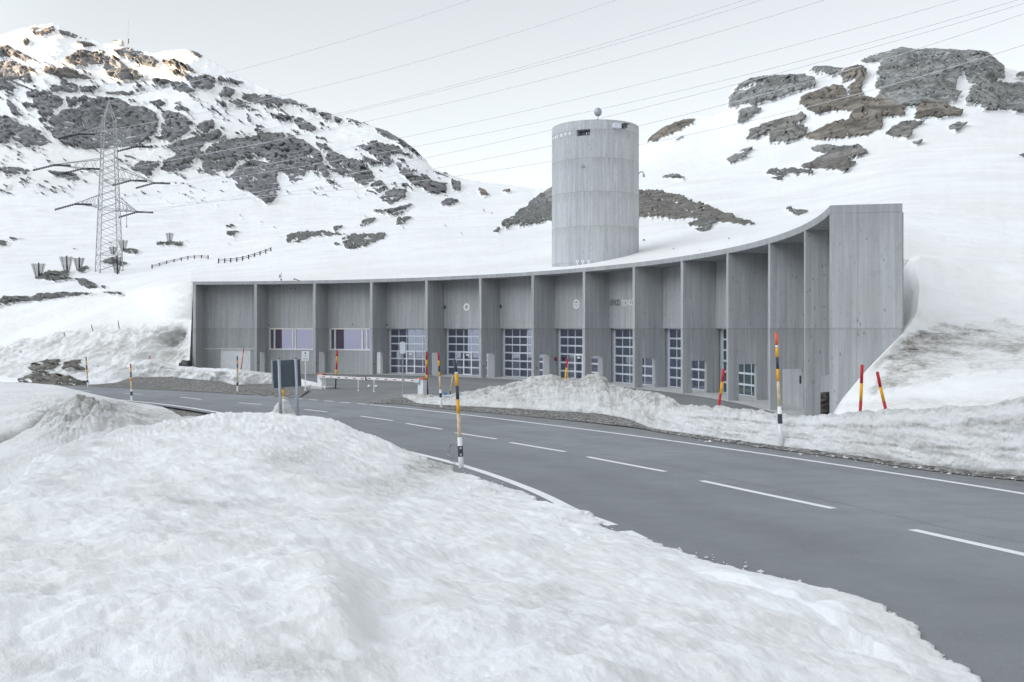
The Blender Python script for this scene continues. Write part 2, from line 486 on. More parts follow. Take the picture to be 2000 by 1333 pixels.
ROCKS = polys('''
0,308 60,320 130,345 210,402 150,395 60,372 0,375
0,425 100,420 240,460 240,485 150,470 225,520 200,545 120,540 0,547
0,560 50,545 115,580 105,610 0,597
# 300,470 350,450 440,460 600,520 540,520 470,535 400,515 330,500
# 440,400 480,370 560,345 690,350 670,425 560,437 490,440
690,375 760,385 830,440 950,510 890,522 800,532 710,490 680,430
740,340 830,315 920,340 990,380 1040,425 1010,460 950,440 900,430 840,390 770,365
1070,420 1160,418 1290,470 1220,467 1100,450
1110,470 1200,480 1260,510 1220,525 1130,490
1020,530 1060,525 1130,545 1060,575 1020,555
1130,560 1200,555 1280,610 1200,612 1140,595
1230,540 1290,500 1330,520 1335,580 1270,588
1335,505 1430,530 1400,570 1360,600 1335,560
1440,525 1600,545 1560,562 1460,547
1430,640 1480,595 1545,605 1510,647
1590,640 1650,615 1830,650 2000,660 2000,705 1850,690 1830,720 1700,690 1620,670
1500,690 1560,670 1650,715 1640,727
170,640 210,600 290,615 350,590 420,580 440,540 510,580 500,600 420,605 330,635 230,652
510,560 560,590 680,580 640,605 550,617
240,690 300,640 420,650 415,690 340,760 320,800 250,790 300,730 180,720 175,690
450,700 460,655 630,665 560,690
330,830 400,750 480,720 620,690 700,660 800,670 850,710 960,715 1040,770 1040,830 1000,900 960,930 860,960 740,970 570,992 520,960 450,955 380,910 360,870 420,810
980,670 1085,650 1070,710 1000,690
0,770 80,780 170,830 240,860 300,870 340,930 280,950 220,940 200,965 150,940 160,880 90,900 80,940 0,950
60,660 110,700 170,775 130,760 60,690
1060,760 1110,740 1140,755 1080,797
1050,920 1060,840 1130,770 1210,770 1270,815 1240,860 1200,900 1120,930
1245,885 1300,840 1400,795 1400,850 1330,880
1080,975 1180,935 1290,895 1450,870 1440,895 1320,960 1300,1020 1250,1090 1180,1125 1110,1140 1065,1110 1090,1060 1180,1010
1310,1060 1310,1010 1400,950 1480,890 1440,960 1380,1010 1340,1060
1325,1090 1400,1000 1480,930 1540,910 1680,905 1760,885 1880,890 2000,940 2090,1010 2110,1060 2090,1130 2000,1120 1960,1180 1910,1180 1830,1120 1700,1030 1590,1050 1480,1120 1390,1140 1340,1115
1480,1160 1590,1090 1680,1070 1770,1080 1830,1120 1810,1190 1830,1240 1790,1320 1740,1332 1650,1270 1560,1230 1560,1190
860,1110 960,1060 1040,1055 1030,1090 990,1150 930,1150
30,1110 120,1100 200,1135 60,1142
340,1135 400,1130 520,1150 520,1180 450,1180
1780,755 1870,760 1930,790 1870,802 1810,785
# 190,190 280,175 270,190 220,212
# 270,215 320,180 355,170 360,215 300,222
390,205 450,210 570,260 500,250 410,242
# 220,215 300,225 290,240 230,238
# 500,300 590,285 640,305 560,317
# 165,280 200,265 210,290 170,307
1220,330 1250,330 1330,360 1300,378
1130,690 1170,670 1170,690
1140,715 1190,705 1270,740 1220,745
660,258 730,262 770,275 720,276
# 700,612 780,600 890,605 830,625 720,630
840,670 890,665 900,680
''', 0, 0, 3.33333) + polys('''
290,505 350,500 400,520 350,537
395,540 430,525 490,560 470,582 420,565
440,490 480,470 490,502
500,500 550,495 550,530 520,528
560,505 600,520 580,547
610,515 710,525 715,552 660,547
740,548 820,578 870,608 940,655 975,700 940,692 880,652 800,608 760,582
660,640 740,625 850,650 860,670 790,680 830,710 800,735 760,700 720,670
680,700 740,700 770,720 720,727
485,630 530,640 545,665 520,662
525,690 550,665 610,690 680,710 730,760 740,790 690,812 640,770 570,740
720,810 760,790 795,820 760,842
755,865 820,825 880,840 870,865 800,887
500,730 530,735 550,770 520,772
840,750 880,735 920,770 970,775 1000,800 1050,800 1050,840 990,852 940,825 900,800
1070,790 1110,800 1110,832 1080,830
830,720 860,725 850,742
1025,890 1060,870 1105,880 1060,897
* 1185,830 1215,832 1240,855 1215,857
* 1290,830 1330,832 1320,842
730,920 770,915 780,927
780,915 850,908 900,895 870,915 800,932
''', 400, 0, 2.22222) + polys('''
1490,570 1540,550 1530,582
1560,510 1640,460 1720,400 1780,340 1915,270 2100,250 2100,470 1915,490 1850,500 1800,520 1690,540 1690,500 1600,550 1560,545
0,610 120,585 300,580 450,590 300,597 180,602 110,632 0,637
415,640 480,585 600,590 730,580 690,620 600,660 490,692 430,687
340,540 420,535 350,572
535,530 580,490 655,490 600,522
790,520 820,480 910,465 850,512
540,455 590,452 570,463
630,425 680,418 650,433
735,455 880,435 800,452
1120,380 1180,365 1250,365 1160,387
350,660 370,655 390,672 355,675
''', 560, 300, 3.7037) + polys('''
# 0,840 140,835 210,855 330,905 480,955 620,1000 500,988 300,975 0,958
260,1000 360,975 420,990 380,1012
305,1020 400,1013 340,1032
770,920 800,920 890,925 830,952
475,405 475,345 540,330 640,300 690,260 850,232 900,260 920,290 800,322 700,362 590,392 580,372 500,405
545,265 640,235 850,220 870,232 690,255 560,300 505,320
525,470 530,430 600,405 640,415 580,460 535,492
895,210 930,180 1070,195 1010,237 960,235
1160,160 1210,128 1380,83 1450,93 1560,90 1800,110 1880,188 1890,250 1800,282 1720,272 1680,205 1660,230 1640,290 1650,340 1640,370 1580,387 1460,392 1380,402 1240,392 1230,360 1255,320 1230,290 1240,210 1270,150 1200,170
* 1040,240 1080,200 1140,180 1170,210 1160,250 1160,340 1090,347 1090,300 1130,250 1060,265
* 840,400 850,350 920,330 1010,290 1050,300 1080,350 1210,360 1290,390 1380,407 1360,440 1250,450 1270,500 1190,547 1060,557 940,572 860,550 960,500 1080,470 1110,435 1000,425 920,440 870,412
# 575,560 590,520 680,485 760,465 850,440 880,470 780,490 890,510 850,550 770,582 690,582 690,520 620,562
* 1430,420 1480,380 1580,390 1670,420 1670,445 1580,457 1500,455 1430,462
1690,380 1720,290 1850,275 2000,285 2600,300 2600,450 2000,435 1900,412 1780,417 1760,390
1940,240 2000,232 2300,260 2300,300 2000,262 1950,252
# 1280,540 1360,480 1480,480 1430,510 1390,562 1330,557
1610,505 1650,485 1690,490 1650,527
1420,580 1470,575 1440,592
530,630 600,610 560,642
470,670 520,645 570,655 490,692
900,620 960,600 1060,603 1010,632 920,632
# 850,710 960,650 1060,608 1130,603 1200,635 1120,652 1060,660 1130,690 1060,737 980,715 870,715
670,740 710,715 820,720 910,740 780,747
690,765 760,750 750,772
* 60,570 110,510 190,475 320,455 240,502 150,542 80,577
195,575 240,548 242,556
130,760 200,745 250,767
1950,655 1990,640 1985,652
''', 1240, 60, 2.6316) + polys('''
265,540 330,505 420,495 530,495 500,530 550,540 440,557 350,557
555,540 620,545 710,575 720,605 650,607 600,580
0,690 100,670 250,670 440,645 560,643 700,655 520,667 300,692 150,702 60,720 0,740
765,640 900,650 905,662 780,657
890,350 960,330 1030,345 1000,362 920,362
770,420 830,400 950,430 900,442 790,437
590,490 660,455 665,475 610,497
1130,300 1200,290 1340,295 1320,307 1200,307
1650,240 1700,210 1750,200 1700,242
1650,170 1715,155 1670,182
0,270 80,285 60,302 0,292
80,250 180,250 130,260
750,605 790,590 780,617
# 230,1190 300,1140 430,1120 420,1180 370,1220 260,1212
# 470,1190 500,1150 610,1125 625,1190 540,1192 505,1215
# 100,1290 280,1225 380,1232 470,1240 560,1270 700,1300 500,1330 100,1330
1290,1175 1330,1130 1390,1140 1392,1180
''', 0, 400, 3.702)

def rock_mask(u, v, vary=True):
    wx = fbm(u / 26, v / 26, 4, .6, 11) * 5.5 + fbm(u / 7, v / 7, 3, .6, 12) * 3.4
    wy = fbm(u / 26, v / 26, 4, .6, 21) * 3.2 + fbm(u / 7, v / 7, 3, .6, 22) * 2.2
    m = np.zeros(u.shape); g = np.zeros(u.shape)
    for (du, dv) in ((0, 0), (1.7, .7), (-1.7, -.7), (.6, -1.4), (-.6, 1.4)):
        mm = np.zeros(u.shape, bool)
        for P, veg_sun in ROCKS:
            sc = min(1., max(.25, (P[:, 0].max() - P[:, 0].min()) / 60.))
            uu = u + wx * sc + du; vv = v + wy * sc + dv
            x0, x1 = P[:, 0].min() - 16, P[:, 0].max() + 16; y0, y1 = P[:, 1].min() - 12, P[:, 1].max() + 12
            sel = (u > x0) & (u < x1) & (v > y0) & (v < y1)
            if not sel.any(): continue
            r = pip(uu[sel], vv[sel], P)
            mm[sel] |= r
            gs = g[sel]; gs[r] = np.maximum(gs[r], veg_sun); g[sel] = gs
        m += mm
    m = np.clip(m / 5 * 2.0, 0, 1)
    # snow lying in the ledges of the big faces
    led = fbm(u / 22, v / 7, 4, .6, 31)
    m = np.where(led > np.where(u < 1000, .36, .60), m * .15, m)
    m = np.where((fbm((u + .4 * v) / 14, (v - .3 * u) / 3.2, 4, .62, 35) > .50) & (u < 1000), m * .3, m)
    m = np.where(fbm((u + .5 * v) / 30, (v - .45 * u) / 5, 4, .6, 33) > .44, m * .2, m)
    # scattered small outcrops on the left mountain
    sc = fbm((u + v * .4) / 30, (v - u * .38) / 6.5, 5, .62, 41)
    zone = np.clip((930 - u) / 60, 0, 1) * np.clip((405 - v) / 20, 0, 1) * np.clip((v - 95 - np.clip(u - 100, 0, 900) * .18) / 30, 0, 1)
    dens = fbm(u / 110, v / 60, 3, .5, 43)
    m = np.maximum(m, np.clip((sc - .45 + dens * .40) * 8, 0, 1) * zone)
    sc2 = fbm(u / 12, v / 4, 3, .6, 47)
    zone2 = np.clip((1500 - u) / 60, 0, 1) * np.clip((v - 380) / 30, 0, 1) * np.clip((520 - v) / 30, 0, 1)
    m = np.maximum(m, np.clip((sc2 - .74) * 9, 0, 1) * zone2)
    return m, g

def roof_line(us, extra, dz):
    """where the sight line in column u meets the circle of radius RAD+extra, and the row of height E+A+dz there"""
    a = (us - 1000) / F
    # |(a d - CX, d - CY)| = r
    r = RAD + extra
    qa = a * a + 1; qb = -2 * (a * CX + CY); qc = CX * CX + CY * CY - r * r
    d = (-qb + np.sqrt(np.maximum(qb * qb - 4 * qa * qc, 0))) / (2 * qa)
    return d, HZ - F * (A + dz) / d

SKY = K('-330,130 -150,100 0,68 40,57 75,49 100,47 130,58 170,75 200,82 225,85 250,93 262,96 300,103 340,98 362,97 400,111 430,129 480,156 540,181 600,206 650,223 700,236 740,251 780,269 820,301 850,331 880,341 910,351 950,357 1000,362 1040,369 1075,372 1110,366 1170,340 1230,300 1250,284 1263,273 1285,256 1308,243 1341,232 1361,228 1400,222 1417,218 1421,192 1445,162 1483,149 1530,146 1563,143 1580,134 1605,128 1650,133 1672,122 1696,109 1740,98 1764,92 1791,96 1833,95 1880,97 1924,100 1935,111 1954,128 2000,142 2100,172 2330,235')
SKYD = K('-330,1900 100,1850 400,1700 700,1350 850,1150 950,1100 1040,1050 1110,720 1250,520 1420,430 1600,400 1800,390 2000,420 2330,450')
M1V = K('-330,410 0,400 300,410 600,418 900,412 1040,402 1110,396 1250,356 1500,335 1800,290 2000,285 2330,300')
M1D = K('-330,620 0,600 300,590 600,540 900,470 1040,420 1110,360 1250,280 1500,245 1800,215 2000,200 2330,200')
M2V = K('-330,535 0,530 300,520 600,480 900,465 1040,470 1250,450 1500,432 1640,415 1800,395 2000,395 2330,400')
M2D = K('-330,232 0,224 300,222 600,200 900,165 1040,150 1250,118 1500,92 1640,84 1800,78 2000,76 2330,76')
M3L = K('-330,620,165 0,600,150 120,590,140 250,572,124 330,557,100 372,551,94')
M3R = K('1640,482,44 1700,495,45 1765,506,45.5 1800,513,46.2 1900,517,47 2000,521,47.5 2330,538,47.5')
LCV = K('-330,702,132 0,680,113 81,664,109 135,652,106 189,642,103 243,634,101 297,626,99 338,624,97.5 372,626,96.5')
LTV = K('-330,738,100 0,744,89 60,750,81 170,754,76 215,752,77 250,738,82 300,720,90 372,718,92.5')

def terrain():
    U = np.arange(-320, 2321, 2.2)
    n = len(U)
    def li(k, c=1): return smooth_interp(U, k[:, 0], k[:, c])
    sv0 = li(SKY)
    jag = fbm(U / 14, U * 0 + 3.3, 4, .6, 61) * 2.6
    ker = np.exp(-(np.arange(-45, 46) / 22.) ** 2); ker /= ker.sum()
    svs = np.convolve(np.pad(sv0, 45, 'edge'), ker, 'valid')
    sv = sv0 + jag
    sd = li(SKYD)
    m1v, m1d, m2v, m2d = li(M1V), li(M1D), li(M2V), li(M2D)
    rd, rv = roof_line(U, 1.9, .06)
    m3v = np.where(U < 377, li(M3L), np.where(U > 1635, li(M3R), rv))
    m3d = np.where(U < 377, li(M3L, 2), np.where(U > 1635, li(M3R, 2), rd))
    k = np.clip((U - 1580) / 60, 0, 1)
    sel = (U > 1580) & (U < 1640)
    m3v[sel] = (rv * (1 - k) + li(M3R) * k)[sel]; m3d[sel] = (rd * (1 - k) + li(M3R, 2) * k)[sel]
    lft = U < 377
    lcv = np.where(lft, li(LCV), m3v + .3); lcd = np.where(lft, li(LCV, 2), m3d)
    ltv = np.where(lft, li(LTV), m3v + .6); ltd = np.where(lft, li(LTV, 2), m3d)
    lines = [(sv + 260, sd * 1.9), (sv + 26, sd * 1.12), (sv, sd), (m1v, m1d), (m2v, m2d), (m3v, m3d), (lcv, lcd), (ltv, ltd), (ltv + np.where(lft, 14, np.where(U > 1640, 90, .8)), ltd * np.where(lft, .985, 1))]
    counts = [3, 4, 150, 70, 55, 34, 60, 2]
    V = []; D = []
    for i, c in enumerate(counts):
        for j in range(c):
            t = j / c
            V.append(lines[i][0] * (1 - t) + lines[i + 1][0] * t)
            D.append(lines[i][1] * (1 - t) + lines[i + 1][1] * t)
    V.append(lines[-1][0]); D.append(lines[-1][1])
    for j in range(150):                      # the notches of the ridge fade out down the slope
        t = j / 150
        V[7 + j] = (svs * (1 - t) + m1v * t) + (sv0 - svs) * math.exp(-t * 4.5) * (1 - t) + jag * math.exp(-t * 28) * (1 - t)
    V = np.array(V); D = np.array(D)
    # round the kinks of the depth profile between the skyline and the roof
    r0 = 7; r1 = 7 + 150 + 70 + 40
    for _ in range(14):
        D[r0 + 1:r1] = (D[r0:r1 - 1] + 2 * D[r0 + 1:r1] + D[r0 + 2:r1 + 1]) / 4
    return U, V, D

TU, TV, TD = terrain()
ROW_M1 = 7 + 150

def on_terrain(u, v):
    """point of the far terrain seen at photo position u, v"""
    i = int(np.clip(np.searchsorted(TU, u), 1, len(TU) - 1))
    col = TV[7:, i]; dep = TD[7:, i]
    j = int(np.argmax(col >= v)); j = max(j, 1)
    t = (v - col[j - 1]) / max(col[j] - col[j - 1], 1e-6)
    d = dep[j - 1] * (1 - t) + dep[j] * t
    return W(u, v, d)

def build_terrain():
    U, V, D = TU, TV, TD
    UU = np.broadcast_to(U, V.shape)
    rock, veg_sun = rock_mask(UU, V)
    X = (UU - 1000) / F * D; Y = D.copy(); Z = E - (V - HZ) / F * D
    rows = np.arange(V.shape[0])[:, None]
    vis = np.clip((rows - 7) / 10., 0, 1) * np.clip((V.shape[0] - 3 - rows) / 4., 0, 1)
    roof = ((UU > 360) & (UU < 1790))
    rf = np.clip((UU - 330) / 60, 0, 1) * np.clip((1900 - UU) / 160, 0, 1)
    calm = (1 - rf * (1 - np.clip((D - 60) / 60, .0, 1))) * vis
    # relief: swells in the snow, ledges and buttresses in the rock
    s = D * .055
    n1 = fbm(X / 46, Y / 46, 4, .5, 71)
    n2 = fbm(X / (D * .03), Z / (D * .018), 5, .55, 73)
    n3 = ridged(X / (D * .05) + .4 * n2, (Z - .3 * Y * 0) / (D * .045), 5, .55, 75)
    amp = D * .0028 * calm
    Z = Z + n1 * amp * .9
    Y = Y - n2 * amp * (1.1 + rock * 3.0) - rock * (.4 + n3) * D * .0055 * calm
    Z = Z + rock * n3 * D * .0012 * calm
    # ski tracks and wind ripples
    rip = np.sin((X * .8 + Y * .5) * .9 + 4 * gn(X / 20, Y / 20, 5)) * np.clip(fbm(X / 60, Y / 60, 3, .5, 81) * 3, 0, 1)
    Z = Z + rip * .05 * np.clip((300 - D) / 200, 0, 1) * calm
    # plough-cut rough bank at the left by the road
    bl = np.clip((372 - UU) / 20, 0, 1) * np.clip((V - 628) / 20, 0, 1) * np.clip((V.shape[0] - 4 - rows) / 8., 0, 1)
    bl = bl * np.where(V > np.interp(UU, LCV[:, 0], LCV[:, 1]) - 6, 1, 0)
    rough = fbm(X / 2.6, Z / 1.6, 5, .6, 83)
    Y = Y - bl * rough * 1.3; Z = Z + bl * rough * .3
    crat = np.exp(-(((UU - 322) / 34) ** 2 + ((V - 676) / 24) ** 2))
    Y = Y + crat * 3.2
    crat2 = np.exp(-(((UU - 345) / 14) ** 2 + ((V - 655) / 10) ** 2)); Y = Y + crat2 * 1.5
    dirt = bl * (.22 + .5 * np.clip(fbm(X / 5, Z / 1.5, 4, .6, 85) + .2, 0, 1)) + crat * .3
    dirt = dirt + .10 * np.clip(fbm(X / 30, Y / 30, 4, .6, 87) * 2, 0, 1) * np.clip((200 - D) / 150, 0, 1)
    dirt = np.clip(dirt, 0, 1)
    P = np.stack([X, Y, Z], -1)
    # split: mountain / hill / snow slope
    ic = int(np.searchsorted(U, 1062))
    def piece(name, r0, r1, c0, c1, mat):
        return grid_mesh(name, P[r0:r1 + 1, c0:c1 + 1], mat, dict(rock=rock[r0:r1 + 1, c0:c1 + 1], veg_sun=veg_sun[r0:r1 + 1, c0:c1 + 1], dirt=dirt[r0:r1 + 1, c0:c1 + 1]))
    R, C = V.shape
    # normals of the whole sheet, so that the seams between the pieces do not show
    du = np.gradient(P, axis=1); dv = np.gradient(P, axis=0)
    N = np.cross(dv, du); N /= np.linalg.norm(N, axis=-1, keepdims=True) + 1e-9
    if (N[..., 2] - .5 * N[..., 1]).sum() < 0: N = -N
    def put(o, r0, r1, c0, c1):
        nn = N[r0:r1 + 1, c0:c1 + 1].reshape(-1, 3)
        o.data.normals_split_custom_set_from_vertices([tuple(x) for x in nn])
    a = piece('mountain', 0, ROW_M1, 0, ic, M['far']); put(a, 0, ROW_M1, 0, ic)
    b = piece('hill', 0, ROW_M1, ic, C - 1, M['hill']); put(b, 0, ROW_M1, ic, C - 1)
    c = piece('snow_slope', ROW_M1, R - 1, 0, C - 1, M['slope']); put(c, ROW_M1, R - 1, 0, C - 1)
    return a, b, c

def loft(name, lines, counts, ncol, mat, shape=None, attrs=None):
    """lines of (u,v,d) triples, each stretched over the same number of columns"""
    t = np.linspace(0, 1, ncol)
    L = []
    for k in lines:
        k = np.asarray(k, float)
        u = k[0, 0] + (k[-1, 0] - k[0, 0]) * t
        L.append((u, smooth_interp(u, k[:, 0], k[:, 1]), smooth_interp(u, k[:, 0], k[:, 2])))
    Us, Vs, Ds = [], [], []
    for i, c in enumerate(counts):
        for j in range(c):
            s = j / c
            for lst, q in ((Us, 0), (Vs, 1), (Ds, 2)): lst.append(L[i][q] * (1 - s) + L[i + 1][q] * s)
    for lst, q in ((Us, 0), (Vs, 1), (Ds, 2)): lst.append(L[-1][q])
    U = np.array(Us); V = np.array(Vs); D = np.array(Ds)
    return U, V, D

def world_of(U, V, D):
    return np.stack([(U - 1000) / F * D, D, E - (V - HZ) / F * D], -1)

def smooth_rows(P, n, lock=()):
    for _ in range(n):
        Q = P.copy()
        Q[1:-1] = (P[:-2] + 2 * P[1:-1] + P[2:]) / 4
        for r in lock: Q[r] = P[r]
        P = Q
    return P

def gd(u, v): return G(u, v).y

# --- the near bank the photographer stands on
def hd(s):
    """(u,v,h) -> (u,v,d) for a surface h metres below the eye"""
    k = K(s); k[:, 2] = k[:, 2] / ((k[:, 1] - HZ) / F)
    return k

NEAR = [hd(s) for s in (
    '-420,1760,1.74 1000,1760,1.76 1700,1760,1.95 2250,1760,2.25',
    '-420,1560,1.75 1000,1560,1.80 1700,1560,2.05 2050,1560,2.33',
    '-420,1333,1.70 0,1333,1.70 600,1333,1.75 1000,1333,1.86 1500,1333,2.17 1888,1333,2.44',
    '-420,1200,1.68 0,1200,1.68 600,1200,1.75 1000,1200,1.96 1400,1200,2.27 1732,1196,2.56',
    '-420,1100,1.66 0,1100,1.68 500,1100,1.78 900,1100,2.06 1200,1100,2.4 1422,1108,2.69',
    '-420,1040,1.64 0,1030,1.66 500,1030,1.80 900,1037,2.32 1232,1054,2.85',
    '-420,1000,1.62 0,985,1.66 400,965,1.80 800,972,2.42 1058,980,3.05',
    '-420,990,1.62 0,972,1.67 200,905,1.76 500,893,1.92 750,910,2.60 953,946,3.20',
    '-420,985,1.63 0,963,1.69 100,892,1.75 300,846,1.86 500,842,2.02 650,853,2.40 780,888,2.98 893,921,3.33',
    '-420,980,1.64 0,958,1.71 100,880,1.78 200,845,1.88 300,818,2.0 430,800,2.14 550,797,2.35 640,810,2.6 700,833,2.84 760,863,3.08 800,885,3.27 880,909,3.38')]

def wider(lines, u0=None, u1=None):
    out = []
    for k in lines:
        k = np.asarray(k, float)
        if u0 is not None: k = np.vstack([[u0, k[0, 1], k[0, 2]], k])
        if u1 is not None: k = np.vstack([k, [u1, k[-1, 1], k[-1, 2]]])
        out.append(k)
    return out

def near_bank():
    U, V, D = loft('', wider(NEAR, -1500), [14, 60, 60, 60, 50, 50, 40, 34, 24], 1400, None)
    P = world_of(U, V, D)
    # roll over the crest and go down behind it
    last = P[-1]
    back = []
    for dd, dz in ((.35, -.05), (.8, -.22), (1.5, -.6), (2.6, -1.2), (4.2, -2.2), (6, -3.4)):
        q = last.copy(); s = 1 + dd / np.maximum(q[:, 1], 4); q[:, 0] *= s; q[:, 1] *= s
        q[:, 2] = last[:, 2] + dz
        q[:, 2] = np.maximum(q[:, 2], zroad(q[:, 0], q[:, 1]) - .25)
        back.append(q)
    nb = len(back)
    P = np.concatenate([P, np.array(back)], 0)
    P = smooth_rows(P, 30)
    X, Y = P[..., 0], P[..., 1]
    d = np.hypot(X, Y)
    R, C = X.shape
    col = np.arange(C)[None, :] / (C - 1)
    edge = np.clip((1 - col) / .03, 0, 1)           # thins out towards the road
    # melt streaks running up the slope, crust, granules
    a = -.75
    s1 = X * math.cos(a) - Y * math.sin(a); s2 = X * math.sin(a) + Y * math.cos(a)
    w = fbm(X / 1.7, Y / 1.7, 3, .5, 91)
    st = fbm(s1 / .9 + w * .5, s2 / .30, 3, .5, 93)
    streak = np.clip((8 - X * 0 - (X + 3) * 1.2) / 8, .25, 1)
    lump = fbm(X / 2.3, Y / 2.3, 5, .5, 95)
    gran = fbm(X / .12, Y / .12, 4, .66, 97); gr2 = np.abs(fbm(X / .38, Y / .38, 4, .6, 99))
    hum = fbm(X / .75, Y / .75, 4, .55, 98)
    z = P[..., 2] + lump * .14 * np.clip(d / 6, .35, 1) + hum * .055 + st * .06 * streak + gran * .010 * np.clip(9 / d, .3, 1) - gr2 * .018 + .005
    # the dip and mound in the foreground
    def blob(u, v, ru, rv, h):
        uu = X / Y * F + 1000; vv = HZ + (E - P[..., 2]) / Y * F
        return h * np.exp(-(((uu - u) / ru) ** 2 + ((vv - v) / rv) ** 2))
    z = z + blob(640, 1175, 75, 60, .17) + blob(560, 1100, 140, 60, .07) - blob(740, 1215, 40, 45, .07) - blob(700, 1290, 170, 30, .05) + blob(420, 1230, 120, 60, .09) - blob(1080, 1175, 60, 30, .05)
    z = z + blob(1115, 1005, 40, 14, .08) + blob(940, 950, 40, 16, .06)
    # keep a snow lip of a few centimetres at the road edge
    zr = zroad(X, Y)
    lip = .13 * np.clip(1 - np.abs(1 - col) * 9, 0, 1) * (1 + gn(X / .5, Y / .5, 3) * 1.2)
    rowsR = np.arange(R)[:, None]
    thick = .03 + .10 * np.clip((1 - col) * 40, 0, 1) * (1 + gn(X / .4, Y / .4, 3))
    z = np.where((rowsR < R - nb - 6) & (col > .965), np.maximum(z, zr + thick + gran * .012), z)
    z = np.where((rowsR < R - nb - 6) & (col > .8), np.maximum(z, zr + .03 + gran * .015), z)
    P = P.copy(); P[..., 2] = z
    # ragged toe + skirt under the asphalt
    rag = (fbm(Y / .9, Y * 0 + 1.7, 5, .62, 101) * .42)
    nrow = np.arange(R)[:, None]
    shift = (rag - .05) * np.clip((col - .88) / .12, 0, 1) ** 1.5 * np.clip(d / 20, .3, .8)
    P[..., 0] += shift
    # skirt columns: vertical-ish little face down to the road
    e = P[:, -1:].copy(); e2 = e.copy(); e2[..., 0] += .035; e2[..., 2] = zroad(e2[..., 0], e2[..., 1]) + .02
    e3 = e2.copy(); e3[..., 0] += .03; e3[..., 2] -= .25
    P = np.concatenate([P, e2, e3], 1)
    X, Y = P[..., 0], P[..., 1]
    uu = X / Y * F + 1000; vv = HZ + (E - P[..., 2]) / Y * F
    def blb(u, v, ru, rv): return np.exp(-(((uu - u) / ru) ** 2 + ((vv - v) / rv) ** 2))
    dirt = .20 * np.clip(fbm(X / .9, Y / .9, 5, .64, 103) + .08, 0, 1) + .5 * np.clip(fbm(X / 2.2, Y / .9, 5, .62, 107) - .32, 0, 1)
    dirt += .95 * blb(845, 910, 62, 16) + .55 * blb(770, 945, 80, 20) + .45 * blb(570, 893, 60, 14) + .3 * blb(400, 985, 90, 12) + .25 * blb(1080, 1150, 60, 40) + .45 * blb(560, 1300, 120, 26) + .18 * blb(330, 1030, 120, 14) + .2 * blb(350, 830, 90, 10)
    return grid_mesh('near_snow_bank', P, M['near'], dict(dirt=np.clip(dirt, 0, 1)))

# --- the snow field left of the road, behind the near bank
def left_field():
    top = K('-420,737,95 0,746,84 98,751,0 145,761,0 200,774,0 257,785.5,0 290,790,0 318,795,0')
    for r in top:
        if r[2] == 0: r[2] = gd(r[0], r[1]) - .3
    lines = [top,
             K('-420,752,72 0,757,66 110,764,60 150,772,55 200,784,50 255,795,46 300,803,43 345,808,40'),
             K('-420,790,45 0,785,44 110,785,43 150,790,42 210,800,41 260,812,38 310,815,36 380,815,34'),
             K('-420,850,27 0,845,28 100,822,31 160,815,32 220,822,31 270,822,30 330,822,29 430,815,27'),
             K('-420,930,17 0,915,17.5 100,868,20 180,850,22 250,838,23 330,828,24 470,818,25'),
             K('-420,1040,13 0,1010,13 100,935,15 200,890,18 300,865,20 400,850,21 520,840,22')]
    U, V, D = loft('', wider(lines, -1500), [20, 50, 70, 50, 20], 1100, None)
    P = smooth_rows(world_of(U, V, D), 10, lock=(0,))
    X, Y = P[..., 0], P[..., 1]
    r = np.arange(P.shape[0])[:, None] / P.shape[0]
    k = np.clip(r * 6, 0, 1)
    uu = U; vv = V
    lum = np.exp(-(((uu - 175) / 90) ** 2 + ((vv - 825) / 36) ** 2))
    n = fbm(X / 2.2, Y / 3.4, 5, .6, 111); rd = ridged(X / 1.6, Y / 2.4, 4, .55, 113)
    fine = fbm(X / .7, Y / 1.1, 5, .62, 117)
    P[..., 2] += k * (.18 * fbm(X / 5, Y / 7, 4, .5, 115) + .05 * fine + lum * (.6 * n + .36 * rd + .16 * fine - .1))
    led = np.exp(-((vv - (858 - uu * .42)) / 7) ** 2) * np.clip((150 - uu) / 40, 0, 1)
    P[..., 2] -= led * .35
    dirt = lum * np.clip(.78 + n * 1.1, 0, 1) + led * .9 + np.clip((uu - 235) / 60, 0, 1) * np.clip((vv - 795) / 10, 0, 1) * .55 + .12 * np.clip(n, 0, 1) + np.exp(-((vv - (905 - uu * .45)) / 12) ** 2) * .25
    bot = P[-1].copy(); bot[:, 2] -= 1.2
    P = np.concatenate([P, bot[None]], 0)
    dirt = np.concatenate([dirt, dirt[-1:]], 0)
    # front lip down to the road
    f0 = P[0].copy(); f0[:, 1] += .3; f0[:, 2] -= .5
    P = np.concatenate([f0[None], P], 0); dirt = np.concatenate([dirt[:1], dirt], 0)
    return grid_mesh('left_snow_field', P, M['bank'], dict(dirt=np.clip(dirt, 0, 1)))

